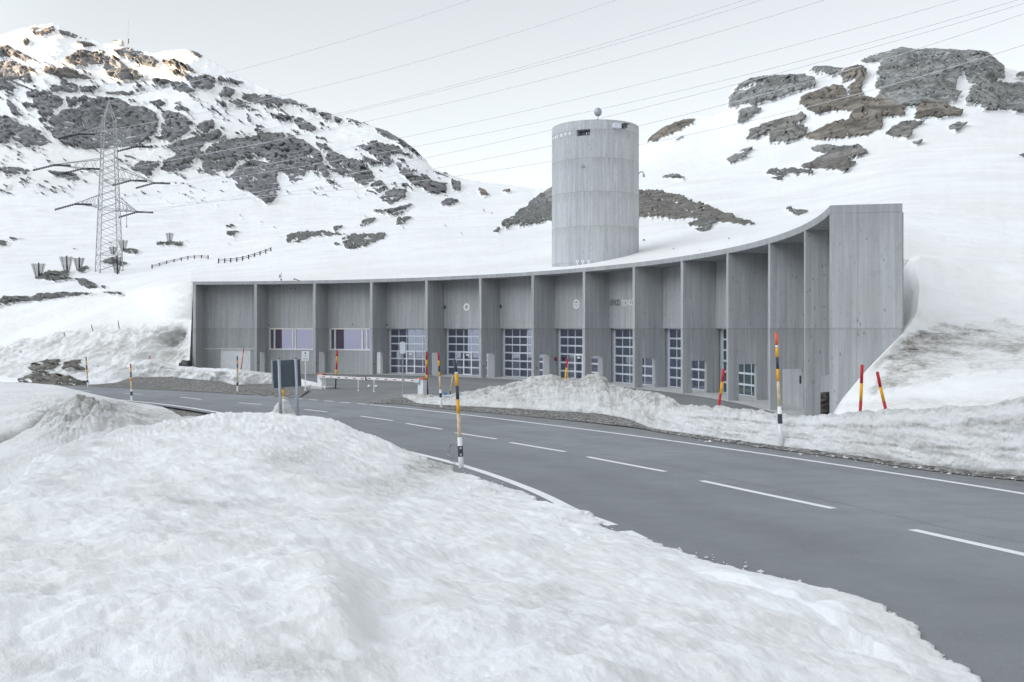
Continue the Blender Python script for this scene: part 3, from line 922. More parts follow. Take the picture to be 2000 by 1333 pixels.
# --- the ploughed bank between the road and the yard
TOE = '786,772 800,782 820,790 898,795.5 1002,800 1080,805 1171,811 1225,821 1267,838 1336,849 1435,864 1525,876 1637,890 1766,909 1895,924 2000,936 2150,958 2380,996 2800,1066 3300,1150'
CREST = '786,770.5,.5 800,770,1 820,770,2 859,771.7,3 911,765,4.2 950,756,5 989,748,5.6 1023,740.5,6 1049,731,6.2 1080,730,6.4 1106,737,6.6 1132,737,6.8 1155,727,7 1176,729,7 1192,743,6.8 1218,756,6.2 1262,762.6,5.2 1301,771.7,4 1337,790,2.6 1405,794,2.2 1460,799,2 1516,808,1.9 1581,811,1.8 1626,810,1.8 1684,803.5,1.7 1752,798,1.6 1836,793,1.5 1904,790,1.4 2000,776,1.4 2150,762,1.4 2380,745,1.4 2800,755,1.4 3300,765,1.4'
SHOULD = '786,771.5 800,776 820,779 898,781 1002,781 1080,781 1171,786 1225,797 1267,804 1336,808 1435,813 1525,822 1637,824 1766,818 1895,812 2000,800 2150,790 2380,780 2800,800 3300,820'
def road_bank():
    toe2 = K(TOE); toe = np.array([[u, v, gd(u, v)] for u, v in toe2])
    def td(u): return np.interp(u, toe[:, 0], toe[:, 2])
    sh2 = K(SHOULD); sh = np.array([[u, v, td(u) + np.interp(u, [786, 900, 1336, 2400], [.3, .8, .45, .3])] for u, v in sh2])
    cr2 = K(CREST); cr = np.array([[u, v, td(u) + x] for u, v, x in cr2])
    U, V, D = loft('', [toe, sh, cr], [44, 40], 2000, None)
    P = world_of(U, V, D)
    P[0, :, 2] -= .12
    last = P[-1]
    bk = []
    for f, drop in ((.25, .1), (.5, .35), (.75, .7), (1.0, 1.0)):
        q = last.copy(); t = np.interp(U[-1], [786, 900, 1100, 1250, 1337, 1500, 3400], [.6, 3, 4, 3, 1.2, 1.0, 1.2]) * f
        s = 1 + t / q[:, 1]; q[:, 0] *= s; q[:, 1] *= s
        g = gz(q[:, 0], q[:, 1]) - .1
        q[:, 2] = last[:, 2] * (1 - drop) + g * drop
        bk.append(q)
    P = np.concatenate([P, np.array(bk)], 0)
    P = smooth_rows(P, 3, lock=(0,))
    X, Y, Z = P[..., 0], P[..., 1], P[..., 2]
    R = P.shape[0]; r = np.arange(R)[:, None]
    u = np.concatenate([U, np.repeat(U[-1:], 4, 0)], 0); v = np.concatenate([V, np.repeat(V[-1:], 4, 0)], 0)
    face = np.clip(r / 6., 0, 1) * np.clip((R - 1 - r) / 4., 0, 1)
    al = np.cumsum(np.hypot(np.gradient(X[20]), np.gradient(Y[20])))[None, :] * np.ones((R, 1))
    lay = fbm(al / 3.2, Z / .22, 4, .55, 121); blk = fbm(al / .8, Z / .6, 5, .6, 123); big = fbm(al / 4.5, Z / 2.5, 3, .5, 125)
    rg = ridged(al / 1.3, Z / .35, 4, .6, 127)
    out = (lay * .07 + blk * .12 + big * .28 + (rg - .6) * .05) * face
    P[..., 1] = Y - out * np.where(u > 1300, 1, .9); P[..., 0] = X - out * .25
    top = np.clip((r - 46) / 10., 0, 1) * np.clip((R - 1 - r) / 3., 0, 1)
    P[..., 2] = Z + face * (blk * .05) + top * (fbm(al / .9, r / 14., 5, .62, 129) * .09 + fbm(al / .25, r / 5., 3, .6, 131) * .03)
    # dirt bands
    rel = (r / 44.)
    line = np.exp(-((rel - .42 - .10 * gn(al / 9, al * 0, 7)) / .035) ** 2) * np.clip((u - 1350) / 80, 0, 1)
    line2 = np.exp(-((rel - .86 - .06 * gn(al / 5, al * 0, 8)) / .05) ** 2) * np.clip((u - 1300) / 80, 0, 1)
    isl = np.clip((1330 - u) / 60, 0, 1)
    dirt = .16 + .42 * np.clip(lay + .1, 0, 1) + .85 * line * (.7 + blk) + .5 * line2 + .4 * np.clip((8 - r) / 8., 0, 1)
    dirt = dirt + isl * (.22 + .5 * np.clip(blk + .1, 0, 1) * np.clip((r - 30) / 10., 0, 1))
    dirt = dirt + np.clip((r - 60) / 8., 0, 1) * (.30 + .4 * np.clip(blk, 0, 1))
    dirt = dirt + np.exp(-(((u - 1160) / 32) ** 2 + ((v - 733) / 16) ** 2)) * .5
    return grid_mesh('roadside_snow_bank', P, M['bank'], dict(dirt=np.clip(dirt, 0, .95)))

# --- the slope of pushed snow beside the end wall
def right_slope():
    lines = [K('1622,830,29.6 1700,820,28.4 1800,812,27.5 2000,796,26.5 2380,770,26'),
             K('1660,768,31.5 1720,765,31 1800,760,30.5 2000,742,30 2380,720,29.5'),
             K('1703,716,33 1760,712,33 1830,706,33 2000,694,33 2380,670,33'),
             K('1757,660,34 1790,650,35 1830,640,36.5 2000,634,37 2380,620,37'),
             K('1790,614,36.5 1812,602,38.5 1850,590,40 2000,580,41 2380,570,41'),
             K('1796,562,39.5 1816,550,41.5 1850,540,43 2000,536,44 2380,540,44'),
             K('1781,508,43.5 1800,500,44.5 1850,502,45.2 2000,512,46 2380,530,46'),
             K('1758,500,58 1800,500,58 1850,502,58 2000,508,58 2380,520,58')]
    U, V, D = loft('', wider(lines, None, 3300), [34, 34, 34, 30, 26, 24, 10], 700, None)
    P = world_of(U, V, D)
    P = smooth_rows(P, 6)
    X, Y, Z = P[..., 0], P[..., 1], P[..., 2]
    # left side curls back towards the wall
    sk = []
    for t, dz in ((.5, .25), (1.2, .9), (2.2, 2.2), (3.2, 4.5)):
        q = P[:, 0].copy(); q[:, 0] -= .35 * t * .2; q[:, 1] += t * 1.3; q[:, 2] -= dz
        sk.insert(0, q)
    n = fbm(X / 2.6, Z / 1.3 + Y / 4, 5, .55, 141); b = fbm(X / 7, Z / 4, 4, .5, 143)
    u, v = U, V
    band = np.exp(-((v - (735 - (u - 1740) * .52 - 26)) / 26) ** 2) * np.clip((u - 1685) / 30, 0, 1) * np.clip((1960 - u) / 60, 0, 1)
    band2 = np.exp(-(((u - 1900) / 110) ** 2 + ((v - 660) / 20) ** 2)); band = np.clip(band * np.clip((1850 - u) / 40, 0, 1) * .8 + band2 * .9, 0, 1)
    fall = np.exp(-(((u - 1795) / 22) ** 2 + ((v - 680) / 24) ** 2))
    lock = np.clip(np.arange(U.shape[0])[:, None] / 8., 0, 1) * np.clip(np.arange(U.shape[1])[None] / 12., .15, 1)
    P[..., 1] += lock * (n * .34 + b * .5 + band * (.1 + n * .6))
    P[..., 2] += lock * (n * .14)
    wx = fbm(u / 30, v / 18, 4, .6, 145) * 16; wy = fbm(u / 30, v / 18, 4, .6, 147) * 12
    patch = np.zeros(u.shape)
    for q, pl in ((.85, K('1708,752,0 1738,712,0 1772,690,0 1768,664,0 1800,656,0 1845,662,0 1900,644,0 1965,642,0 2010,672,0 1985,702,0 1905,712,0 1860,700,0 1822,716,0 1785,738,0 1742,758,0 1712,772,0')), (.45, K('1690,775,0 1760,700,0 1830,640,0 1960,625,0 2040,660,0 2010,720,0 1880,730,0 1800,752,0'))):
        for (dx, dy) in ((0, 0), (3, 2), (-3, -2), (3, -2), (-3, 2)): patch = np.maximum(patch, 0) + q * .2 * pip(u + wx + dx, v + wy + dy, pl[:, :2])
    dirt = .08 + .12 * np.clip(n, 0, 1) + np.clip(patch, 0, .9) * np.clip(.8 + n * .9, .25, 1) + .25 * band * np.clip(.75 + n * .8, 0, 1) * .95 + fall * .3 + .25 * np.exp(-((v - (790 - (u - 1700) * .05)) / 8) ** 2)
    P = np.concatenate([np.stack(sk, 1), P], 1)
    dirt = np.concatenate([np.repeat(dirt[:, :1], 4, 1), dirt], 1)
    return grid_mesh('pushed_snow_slope', P, M['push'], dict(dirt=np.clip(dirt, 0, .95)))

# --- low windrow in front of the first bays
def windrow():
    toe = K('205,752,0 246,739,0 322,741,0 392,746,0 434,748,0 459,754,0 532,750,0 600,754,0 636,759,0')
    for r in toe: r[2] = min(gd(r[0], r[1]) + .2, 84)
    def td(u): return np.interp(u, toe[:, 0], toe[:, 2])
    sh = K('205,748,.6 246,716,1 291,708,1 347,720,1 392,723,1 462,727,1 532,735,1 600,747,.6 636,756,.4')
    cr = K('205,745,1.5 246,706,3 291,701,3.4 347,714,3 392,717,2.6 462,721,2.6 532,729,2.2 600,743,1.2 636,754,.7')
    for k in (sh, cr): k[:, 2] += td(k[:, 0])
    U, V, D = loft('', [toe, sh, cr], [26, 16], 520, None)
    P = world_of(U, V, D); P[0, :, 2] -= .25
    last = P[-1]; bk = []
    for t, dr in ((.6, .2), (1.2, .55), (2.0, 1.)):
        q = last.copy(); s = 1 + t / q[:, 1]; q[:, 0] *= s; q[:, 1] *= s
        q[:, 2] = last[:, 2] * (1 - dr) + (zyard(q[:, 0], q[:, 1]) - .15) * dr
        bk.append(q)
    P = smooth_rows(np.concatenate([P, np.array(bk)], 0), 3, lock=(0,))
    X, Y, Z = P[..., 0], P[..., 1], P[..., 2]
    n = fbm(X / 1.1, Z / .7, 5, .6, 151); r = np.arange(P.shape[0])[:, None]
    face = np.clip(r / 5., 0, 1) * np.clip((P.shape[0] - 1 - r) / 3., 0, 1)
    P[..., 1] -= n * .45 * face; P[..., 2] += n * .10 * face
    dirt = .12 + .3 * np.clip(n + .1, 0, 1) + .4 * np.clip((6 - r) / 6., 0, 1)
    return grid_mesh('windrow_snow_bank', P, M['bank'], dict(dirt=np.clip(dirt, 0, .9)))

# --- everything the frame does not show but windows, shade and side views need
def surround():
    az = np.radians(np.arange(34, 327, 1.2))
    rr = np.array([36, 60, 110, 220, 420, 750, 1150, 1600, 2100, 2700, 3300], float)
    prof = np.array([-1.0, -.6, 1.0, 7, 24, 70, 150, 290, 520, 770, 700], float)
    X = np.outer(rr, np.sin(az)); Y = np.outer(rr, np.cos(az))
    deg = np.degrees(az)[None, :]
    scale = np.interp(deg, [34, 60, 120, 180, 230, 262, 290, 308, 327], [.30, .5, .7, .75, .90, 1.03, .95, .80, .42])
    n = fbm(X / 420, Y / 420, 5, .5, 161)
    Z = prof[:, None] * np.where(prof[:, None] > 0, scale, 1) * (1 + .35 * n) + np.where(rr[:, None] > 100, n * 8, 0)
    rock = np.clip((fbm(X / 260, Y / 160, 5, .6, 163) + .02) * 5, 0, 1) * np.clip((rr[:, None] - 400) / 500, 0, 1)
    o = grid_mesh('mountain', np.stack([X, Y, Z], -1), M['far'], dict(rock=rock))
    return o

def base_ground():
    # one sheet to the horizon, fine near the road and the yard
    xs = np.concatenate([[-5000, -2500, -1200, -600, -300, -200], np.arange(-150, 61, 1.5), [80, 120, 250, 600, 1500, 5000]])
    ys = np.concatenate([[-5000, -2000, -600, -200, -80, -30], np.arange(-6, 121, 1.5), [150, 220, 400, 900, 2500, 6000]])
    X, Y = np.meshgrid(xs, ys)
    Z = gz(np.clip(X, -150, 60), np.clip(Y, -6, 120)) - .10
    far = np.clip((np.hypot(X, Y - 40) - 110) / 100, 0, 1)
    Z = Z - far * 9
    # the land falls away left of the road, under the snow
    d = side_right(np.clip(X, -150, 60), np.clip(Y, -6, 120))
    Z = Z - np.clip((-d - 9) / 5, 0, 1) * .9
    Z = Z + fbm(X / 1.5, Y / 1.5, 3, .5, 171) * .03
    return grid_mesh('ground', np.stack([X, Y, Z], -1), M['gravel'])

def verges():
    """gravel strips beside the asphalt"""
    def strip(name, lo, hi, n, lift):
        lo = K(lo); hi = K(hi); t = np.linspace(0, 1, n); m = 9
        P = np.zeros((m, n, 3))
        u0 = lo[0, 0] + (lo[-1, 0] - lo[0, 0]) * t; v0 = smooth_interp(u0, lo[:, 0], lo[:, 1])
        u1 = hi[0, 0] + (hi[-1, 0] - hi[0, 0]) * t; v1 = smooth_interp(u1, hi[:, 0], hi[:, 1])
        for i in range(n):
            a = G(u0[i], v0[i]); b = G(u1[i], v1[i])
            for j in range(m):
                k = j / (m - 1); P[j, i, 0] = a.x * (1 - k) + b.x * k; P[j, i, 1] = a.y * (1 - k) + b.y * k
        rag = fbm(P[0, :, 0] / .8, P[0, :, 1] / .8, 4, .6, 181) * .32
        for j in range(m): P[j, :, 1] += rag * (1 - j / (m - 1))
        k = np.arange(m)[:, None] / (m - 1)
        P[..., 2] = np.maximum(zroad(P[..., 0], P[..., 1]), gz(P[..., 0], P[..., 1])) + lift + np.sin(k * math.pi) * .05 + fbm(P[..., 0] / .3, P[..., 1] / .3, 3, .6, 183) * .02 * np.sin(k * math.pi)
        return grid_mesh(name, P, M['gravel'])
    strip('gravel_verge', '722,788.5 760,789.6 790,791 862,798.5 940,806 1060,816.5 1150,825.5 1240,836 1300,847 1420,865 1525,880 1637,894 1766,913.5 1895,929 2000,941 2250,978', '722,786.5 750,782 786,777 820,787 898,791.5 1002,796 1080,801 1171,806 1225,815 1267,832 1336,843 1435,858 1525,870 1637,884 1766,903 1895,918 2000,930 2250,966', 700, .012)
    strip('gravel_verge', '60,751 168,755 260,759.5 392,766 470,771 540,775 585,777.5', '60,747 168,751 246,735 322,736 392,742 459,750 570,751 605,764', 360, .02)

def clods():
    """crumbs of snow broken off along the road edges: one mass"""
    rs = np.random.RandomState(21); vs = []; fs = []
    ico = [(0, 0, 1), (.9, 0, .2), (.28, .85, .2), (-.72, .53, .2), (-.72, -.53, .2), (.28, -.85, .2), (0, 0, -.6)]
    tri = [(0, 1, 2), (0, 2, 3), (0, 3, 4), (0, 4, 5), (0, 5, 1), (6, 2, 1), (6, 3, 2), (6, 4, 3), (6, 5, 4), (6, 1, 5)]
    eu = [893, 953, 1058, 1232, 1422, 1732, 1888]; ev = [921, 946, 980, 1054, 1108, 1196, 1333]
    tu = [900, 1080, 1225, 1336, 1525, 1766, 2000]; tv = [796, 805.5, 822, 850, 877, 910, 937]
    for i in range(300):
        if i < 90:
            u = rs.uniform(893, 1880); v = np.interp(u, eu, ev) - abs(rs.normal(0, 5)) - 1; s = .010 + .02 * rs.rand() ** 3
        else:
            u = rs.uniform(900, 2000); v = np.interp(u, tu, tv) + abs(rs.normal(0, 3)); s = .015 + .04 * rs.rand() ** 3
        p = G(u, v); z = float(max(zroad(p.x, p.y), gz(np.array([p.x]), np.array([p.y]))[0])) + .01
        a = rs.rand() * 6.28; j = 1 + .6 * (rs.rand(7) - .5); n = len(vs); sx, sy, sz = s * (1 + rs.rand()), s * (1 + .5 * rs.rand()), s * (.7 + .4 * rs.rand())
        for k, (a1, b1, c1) in enumerate(ico):
            px = a1 * sx * j[k]; py = b1 * sy * j[k]
            vs.append((p.x + px * math.cos(a) - py * math.sin(a), p.y + px * math.sin(a) + py * math.cos(a), z + c1 * sz * j[k]))
        fs += [tuple(n + q for q in f) for f in tri]
    mb = MB(); mb.v = vs; mb.f = fs; mb.m = [0] * len(fs)
    o = mb.build('snow_crumbs', M['bank'], None, fixn=False)
    tag(o, 'crumbs of old snow scattered on the asphalt along the road edges', 'snow', kind='stuff')

def sign_heap():
    """the small clump of ploughed snow at the foot of the road sign"""
    c = W(553, 801, 41.0); n, m = 60, 26
    P = np.zeros((m, n, 3))
    for j in range(m):
        k = j / (m - 1)
        for i in range(n):
            a = 2 * math.pi * i / (n - 1)
            r = (.46 - .34 * k ** .9) * (1 + .18 * math.sin(3 * a + 1) + .1 * math.sin(5 * a)) * (1 if k < .999 else 0)
            P[j, i] = (c.x + r * math.cos(a) * 1.0 - (.18 * (1 - k) if math.cos(a) < 0 else 0), c.y + r * math.sin(a), c.z - .35 + k ** .8 * .80)
    q = fbm(P[..., 0] * 3, P[..., 2] * 3 + P[..., 1] * 2, 4, .6, 191) * .12
    q[:, -1] = q[:, 0]
    P[..., 0] += q; P[..., 2] += q * .5
    return grid_mesh('snow_heap', P, M['bank'], dict(dirt=np.full(P.shape[:2], .12)))
# ------------------------------------------------------------------ road, yard, markings
def resample(pts, n):
    P = np.array([[p[0], p[1]] for p in pts], float)
    s = np.concatenate([[0], np.cumsum(np.hypot(*np.diff(P, axis=0).T))])
    t = np.linspace(0, s[-1], n)
    return np.stack([smooth_interp(t, s, P[:, 0]), smooth_interp(t, s, P[:, 1])], 1)

def offset_line(P, d):
    T = np.gradient(P, axis=0); T /= np.linalg.norm(T, axis=1, keepdims=True)
    return np.stack([P[:, 0] + T[:, 1] * d, P[:, 1] - T[:, 0] * d], 1)

RLINE = resample([(p.x, p.y) for p in RE] + [(11.5, 9.5), (13.5, 3.0), (15.5, -6)], 260)   # far left -> near right
LEpx = [G(250, 783), G(378, 798)]
LLINE = resample([(-46, 73.), (-34, 66.5), (LEpx[0].x, LEpx[0].y), (LEpx[1].x, LEpx[1].y), (-9.2, 38.6), (-5.2, 31.5)] + [(G(*p).x, G(*p).y) for p in ((919, 914.5), (1054, 964), (1147, 1009), (1192, 1025))] + [(2.0, 11.3), (2.55, 8.5), (3.1, 5), (4.0, 0), (4.8, -6)], 260)

def ribbon(mb, A_, B_, lift, mi=0):
    """flat strip between two polylines lying on the road surface"""
    n = len(A_)
    vs = []
    for a, b in zip(A_, B_):
        for p in (a, b): vs.append((p[0], p[1], float(zroad(p[0], p[1])) + lift))
    mb.add(vs, [(2 * i, 2 * i + 1, 2 * i + 3, 2 * i + 2) for i in range(n - 1)], mi)

def cut(P, s0, s1, step=.5):
    s = np.concatenate([[0], np.cumsum(np.hypot(*np.diff(P, axis=0).T))])
    t = np.linspace(s0, s1, max(2, int((s1 - s0) / step) + 1))
    return np.stack([np.interp(t, s, P[:, 0]), np.interp(t, s, P[:, 1])], 1)

def arclen(P, q):
    s = np.concatenate([[0], np.cumsum(np.hypot(*np.diff(P, axis=0).T))])
    return s[int(np.argmin(np.hypot(P[:, 0] - q[0], P[:, 1] - q[1])))]

def build_road():
    Ra = offset_line(RLINE, -.55); La = offset_line(LLINE, .55)
    # orientation check: RLINE runs far->near, its left hand side (looking along) is the yard
    n = 260; m = 13
    t = np.linspace(0, 1, m)
    if side_right(np.array([Ra[120, 0]]), np.array([Ra[120, 1]]))[0] < 0:
        Ra = offset_line(RLINE, .55); La = offset_line(LLINE, -.55)
    P = np.zeros((n, m, 3))
    for j, k in enumerate(t):
        P[:, j, :2] = Ra * (1 - k) + La * k
    P[..., 2] = zroad(P[..., 0], P[..., 1])
    road = grid_mesh('road', P, M['asphalt'], dict(dirt=np.clip(t, .004, 1)[None, :]))
    mb = MB()
    sgn = -1 if side_right(np.array([offset_line(RLINE, -.55)[120, 0]]), np.array([offset_line(RLINE, -.55)[120, 1]]))[0] > 0 else 1
    S = np.concatenate([[0], np.cumsum(np.hypot(*np.diff(RLINE, axis=0).T))])
    s_sol = arclen(RLINE, G(724, 791)); s_lft = arclen(RLINE, G(465, 769))
    w = .075
    def strip(line, a, b, lift=.004):
        c = cut(line, a, b); ribbon(mb, offset_line(c, -w), offset_line(c, w), lift)
    strip(RLINE, s_sol, S[-1] - 1); strip(RLINE, 0, s_lft)
    x = s_lft + .5
    while x < s_sol - .6:
        strip(RLINE, x, x + 1.0); x += 1.75
    mb.build('right_edge_line', M['paint'], road, fixn=False)
    mb = MB()
    SL = np.concatenate([[0], np.cumsum(np.hypot(*np.diff(LLINE, axis=0).T))])
    e0 = arclen(LLINE, G(1190, 1024))
    w = .10
    strip(LLINE, 2, e0)
    x = e0 + .55
    for i in range(3): strip(LLINE, x, x + .7); x += 1.45
    mb.build('left_edge_line', M['paint'], road, fixn=False)
    D = [((1781, 1035), (2110, 1108)), ((1370.3, 939.5), (1628, 993.9)), ((1147, 892.8), (1299.5, 921.6)), ((996.4, 864.6), (1103.5, 882.8)), ((889.6, 845.6), (970, 858)), ((793.9, 827.6), (863.5, 839)), ((704.5, 813.2), (767.5, 822)), ((594.3, 799.9), (639.7, 805.2)), ((466, 787), (511.9, 790.6)), ((352, 776), (392.9, 780.6)), ((243, 768.6), (279.5, 771)), ((144, 762), (179.2, 764.6))]
    mb = MB()
    for a, b in D:
        a = G(*a); b = G(*b); c = np.array([[a.x + (b.x - a.x) * k, a.y + (b.y - a.y) * k] for k in (0, .33, .67, 1)])
        ribbon(mb, offset_line(c, -.075), offset_line(c, .075), .004)
    # going on behind the photographer
    mb.build('centre_line', M['paint'], road, fixn=False)
    return road

def arc_pt(t, r): return (CX + r * math.sin(t), CY + r * math.cos(t))
FIN_T = [T0 + DT * k for k in range(14)]

def build_yard():
    # asphalt between the road edge and the building
    S = np.concatenate([[0], np.cumsum(np.hypot(*np.diff(RLINE, axis=0).T))])
    a0 = arclen(RLINE, G(505, 772)); a1 = S[-1] - 16
    n = 90; m = 40
    Aa = cut(RLINE, a0, a1, (a1 - a0) / (n - 1))[:n]
    sg = 1 if side_right(np.array([offset_line(Aa, .6)[40, 0]]), np.array([offset_line(Aa, .6)[40, 1]]))[0] > 0 else -1
    Aa = offset_line(Aa, .5 * sg)
    tt = np.linspace(FIN_T[1] - .03, FIN_T[13] + .02, n)
    B = np.array([arc_pt(t, RAD - .28) for t in tt])
    P = np.zeros((m, n, 3))
    for j in range(m):
        k = j / (m - 1); P[j, :, :2] = Aa * (1 - k) + B * k
    P[..., 2] = gz(P[..., 0], P[..., 1]) - .006
    y = grid_mesh('yard', P, M['yard'])
    P = np.zeros((6, 120, 3)); tt = np.linspace(FIN_T[0] - .01, FIN_T[13] + .005, 120)
    for j in range(6):
        r = RAD - .28 + (2.75 + .28) * j / 5
        P[j, :, 0] = CX + r * np.sin(tt); P[j, :, 1] = CY + r * np.cos(tt)
    P[..., 2] = zyard(P[..., 0], P[..., 1]) + .012
    a = grid_mesh('apron', P, M['slab'])
    return y, a

def build_gravel():
    """loose stones along the verges: one mass"""
    rs = np.random.RandomState(11)
    pts = []
    for i in range(5200):
        q = rs.rand()
        if q < .58:
            u = rs.uniform(735, 1420); v0 = np.interp(u, [735, 800, 862, 940, 1060, 1150, 1240, 1300, 1420], [788, 790.5, 797.5, 805, 815.5, 824.5, 835, 845, 862])
            v1 = np.interp(u, [735, 786, 820, 898, 1002, 1080, 1171, 1225, 1267, 1336, 1420], [785, 772, 789, 795, 799.5, 804.5, 810, 820, 837, 848, 860])
            v = rs.uniform(v1 - 1, v0 + .6)
        elif q < .88:
            u = rs.uniform(200, 600); v0 = np.interp(u, [200, 260, 392, 470, 600], [755, 758, 764, 768, 778]); v1 = np.interp(u, [200, 246, 322, 392, 459, 532, 600], [750, 738, 739, 745, 753, 749, 760])
            v = rs.uniform(v1, v0)
        else:
            u = rs.uniform(1400, 2000); v0 = np.interp(u, [1400, 1525, 1637, 1766, 1895, 2000], [858, 877.5, 891.5, 911, 926, 938]); v = v0 + rs.uniform(-2, 1.5)
        p = G(u, v); pts.append((p.x, p.y))
    vs, fs = [], []
    ico = [(0, 0, 1), (.9, 0, .2), (.28, .85, .2), (-.72, .53, .2), (-.72, -.53, .2), (.28, -.85, .2), (0, 0, -.6)]
    tri = [(0, 1, 2), (0, 2, 3), (0, 3, 4), (0, 4, 5), (0, 5, 1), (6, 2, 1), (6, 3, 2), (6, 4, 3), (6, 5, 4), (6, 1, 5)]
    for (x, y) in pts:
        s = .018 + .05 * rs.rand() ** 2.6; a = rs.rand() * 6.28; z = float(gz(np.array([x]), np.array([y]))[0]) - .09
        if side_right(np.array([x]), np.array([y]))[0] < .62: z = float(zroad(x, y))
        j = 1 + .5 * (rs.rand(7) - .5); n = len(vs); sx, sy, sz = s * (1 + rs.rand()), s * (1 + .5 * rs.rand()), s * (.7 + .5 * rs.rand())
        for k, (a1, b1, c1) in enumerate(ico):
            px = a1 * sx * j[k]; py = b1 * sy * j[k]
            vs.append((x + px * math.cos(a) - py * math.sin(a), y + px * math.sin(a) + py * math.cos(a), z + c1 * sz * j[k]))
        fs += [tuple(n + q for q in f) for f in tri]
    mb = MB(); mb.v = vs; mb.f = fs; mb.m = [0] * len(fs)
    o = mb.build('gravel', M['gravel'], None, fixn=False)
    tag(o, 'loose grey gravel strewn along the road verge below the snow banks', 'gravel', kind='stuff')
    return o

# ------------------------------------------------------------------ the building
UP = Vector((0, 0, 1))
def fin_frame(t, r=RAD):
    x, y = arc_pt(t, r)
    return Vector((x, y, 0)), Vector((math.sin(t), math.cos(t), 0)), Vector((math.cos(t), -math.sin(t), 0))   # front, outward, along (to the right)

TOPZ = E + A; SOF = TOPZ - .30

def circle_ring(mb, c, ax, ay, nz, r0, r1, t0, t1, n=28):
    """flat ring plate standing on a wall"""
    vs = []
    for k in range(n):
        a = 2 * math.pi * k / n
        for r, tt in ((r0, t1), (r1, t1), (r1, t0), (r0, t0)):
            vs.append(c + ax * (r * math.cos(a)) + ay * (r * math.sin(a)) + nz * tt)
    fs = []
    for k in range(n):
        a = 4 * k; b = 4 * ((k + 1) % n)
        for i in range(4): fs.append((a + i, b + i, b + (i + 1) % 4, a + (i + 1) % 4))
    mb.add(vs, fs)

def disc(mb, c, ax, ay, nz, r, t0, t1, n=24):
    mb.prism([(r * math.cos(2 * math.pi * i / n), r * math.sin(2 * math.pi * i / n)) for i in range(n)], c, ax, ay, nz, t0, t1)

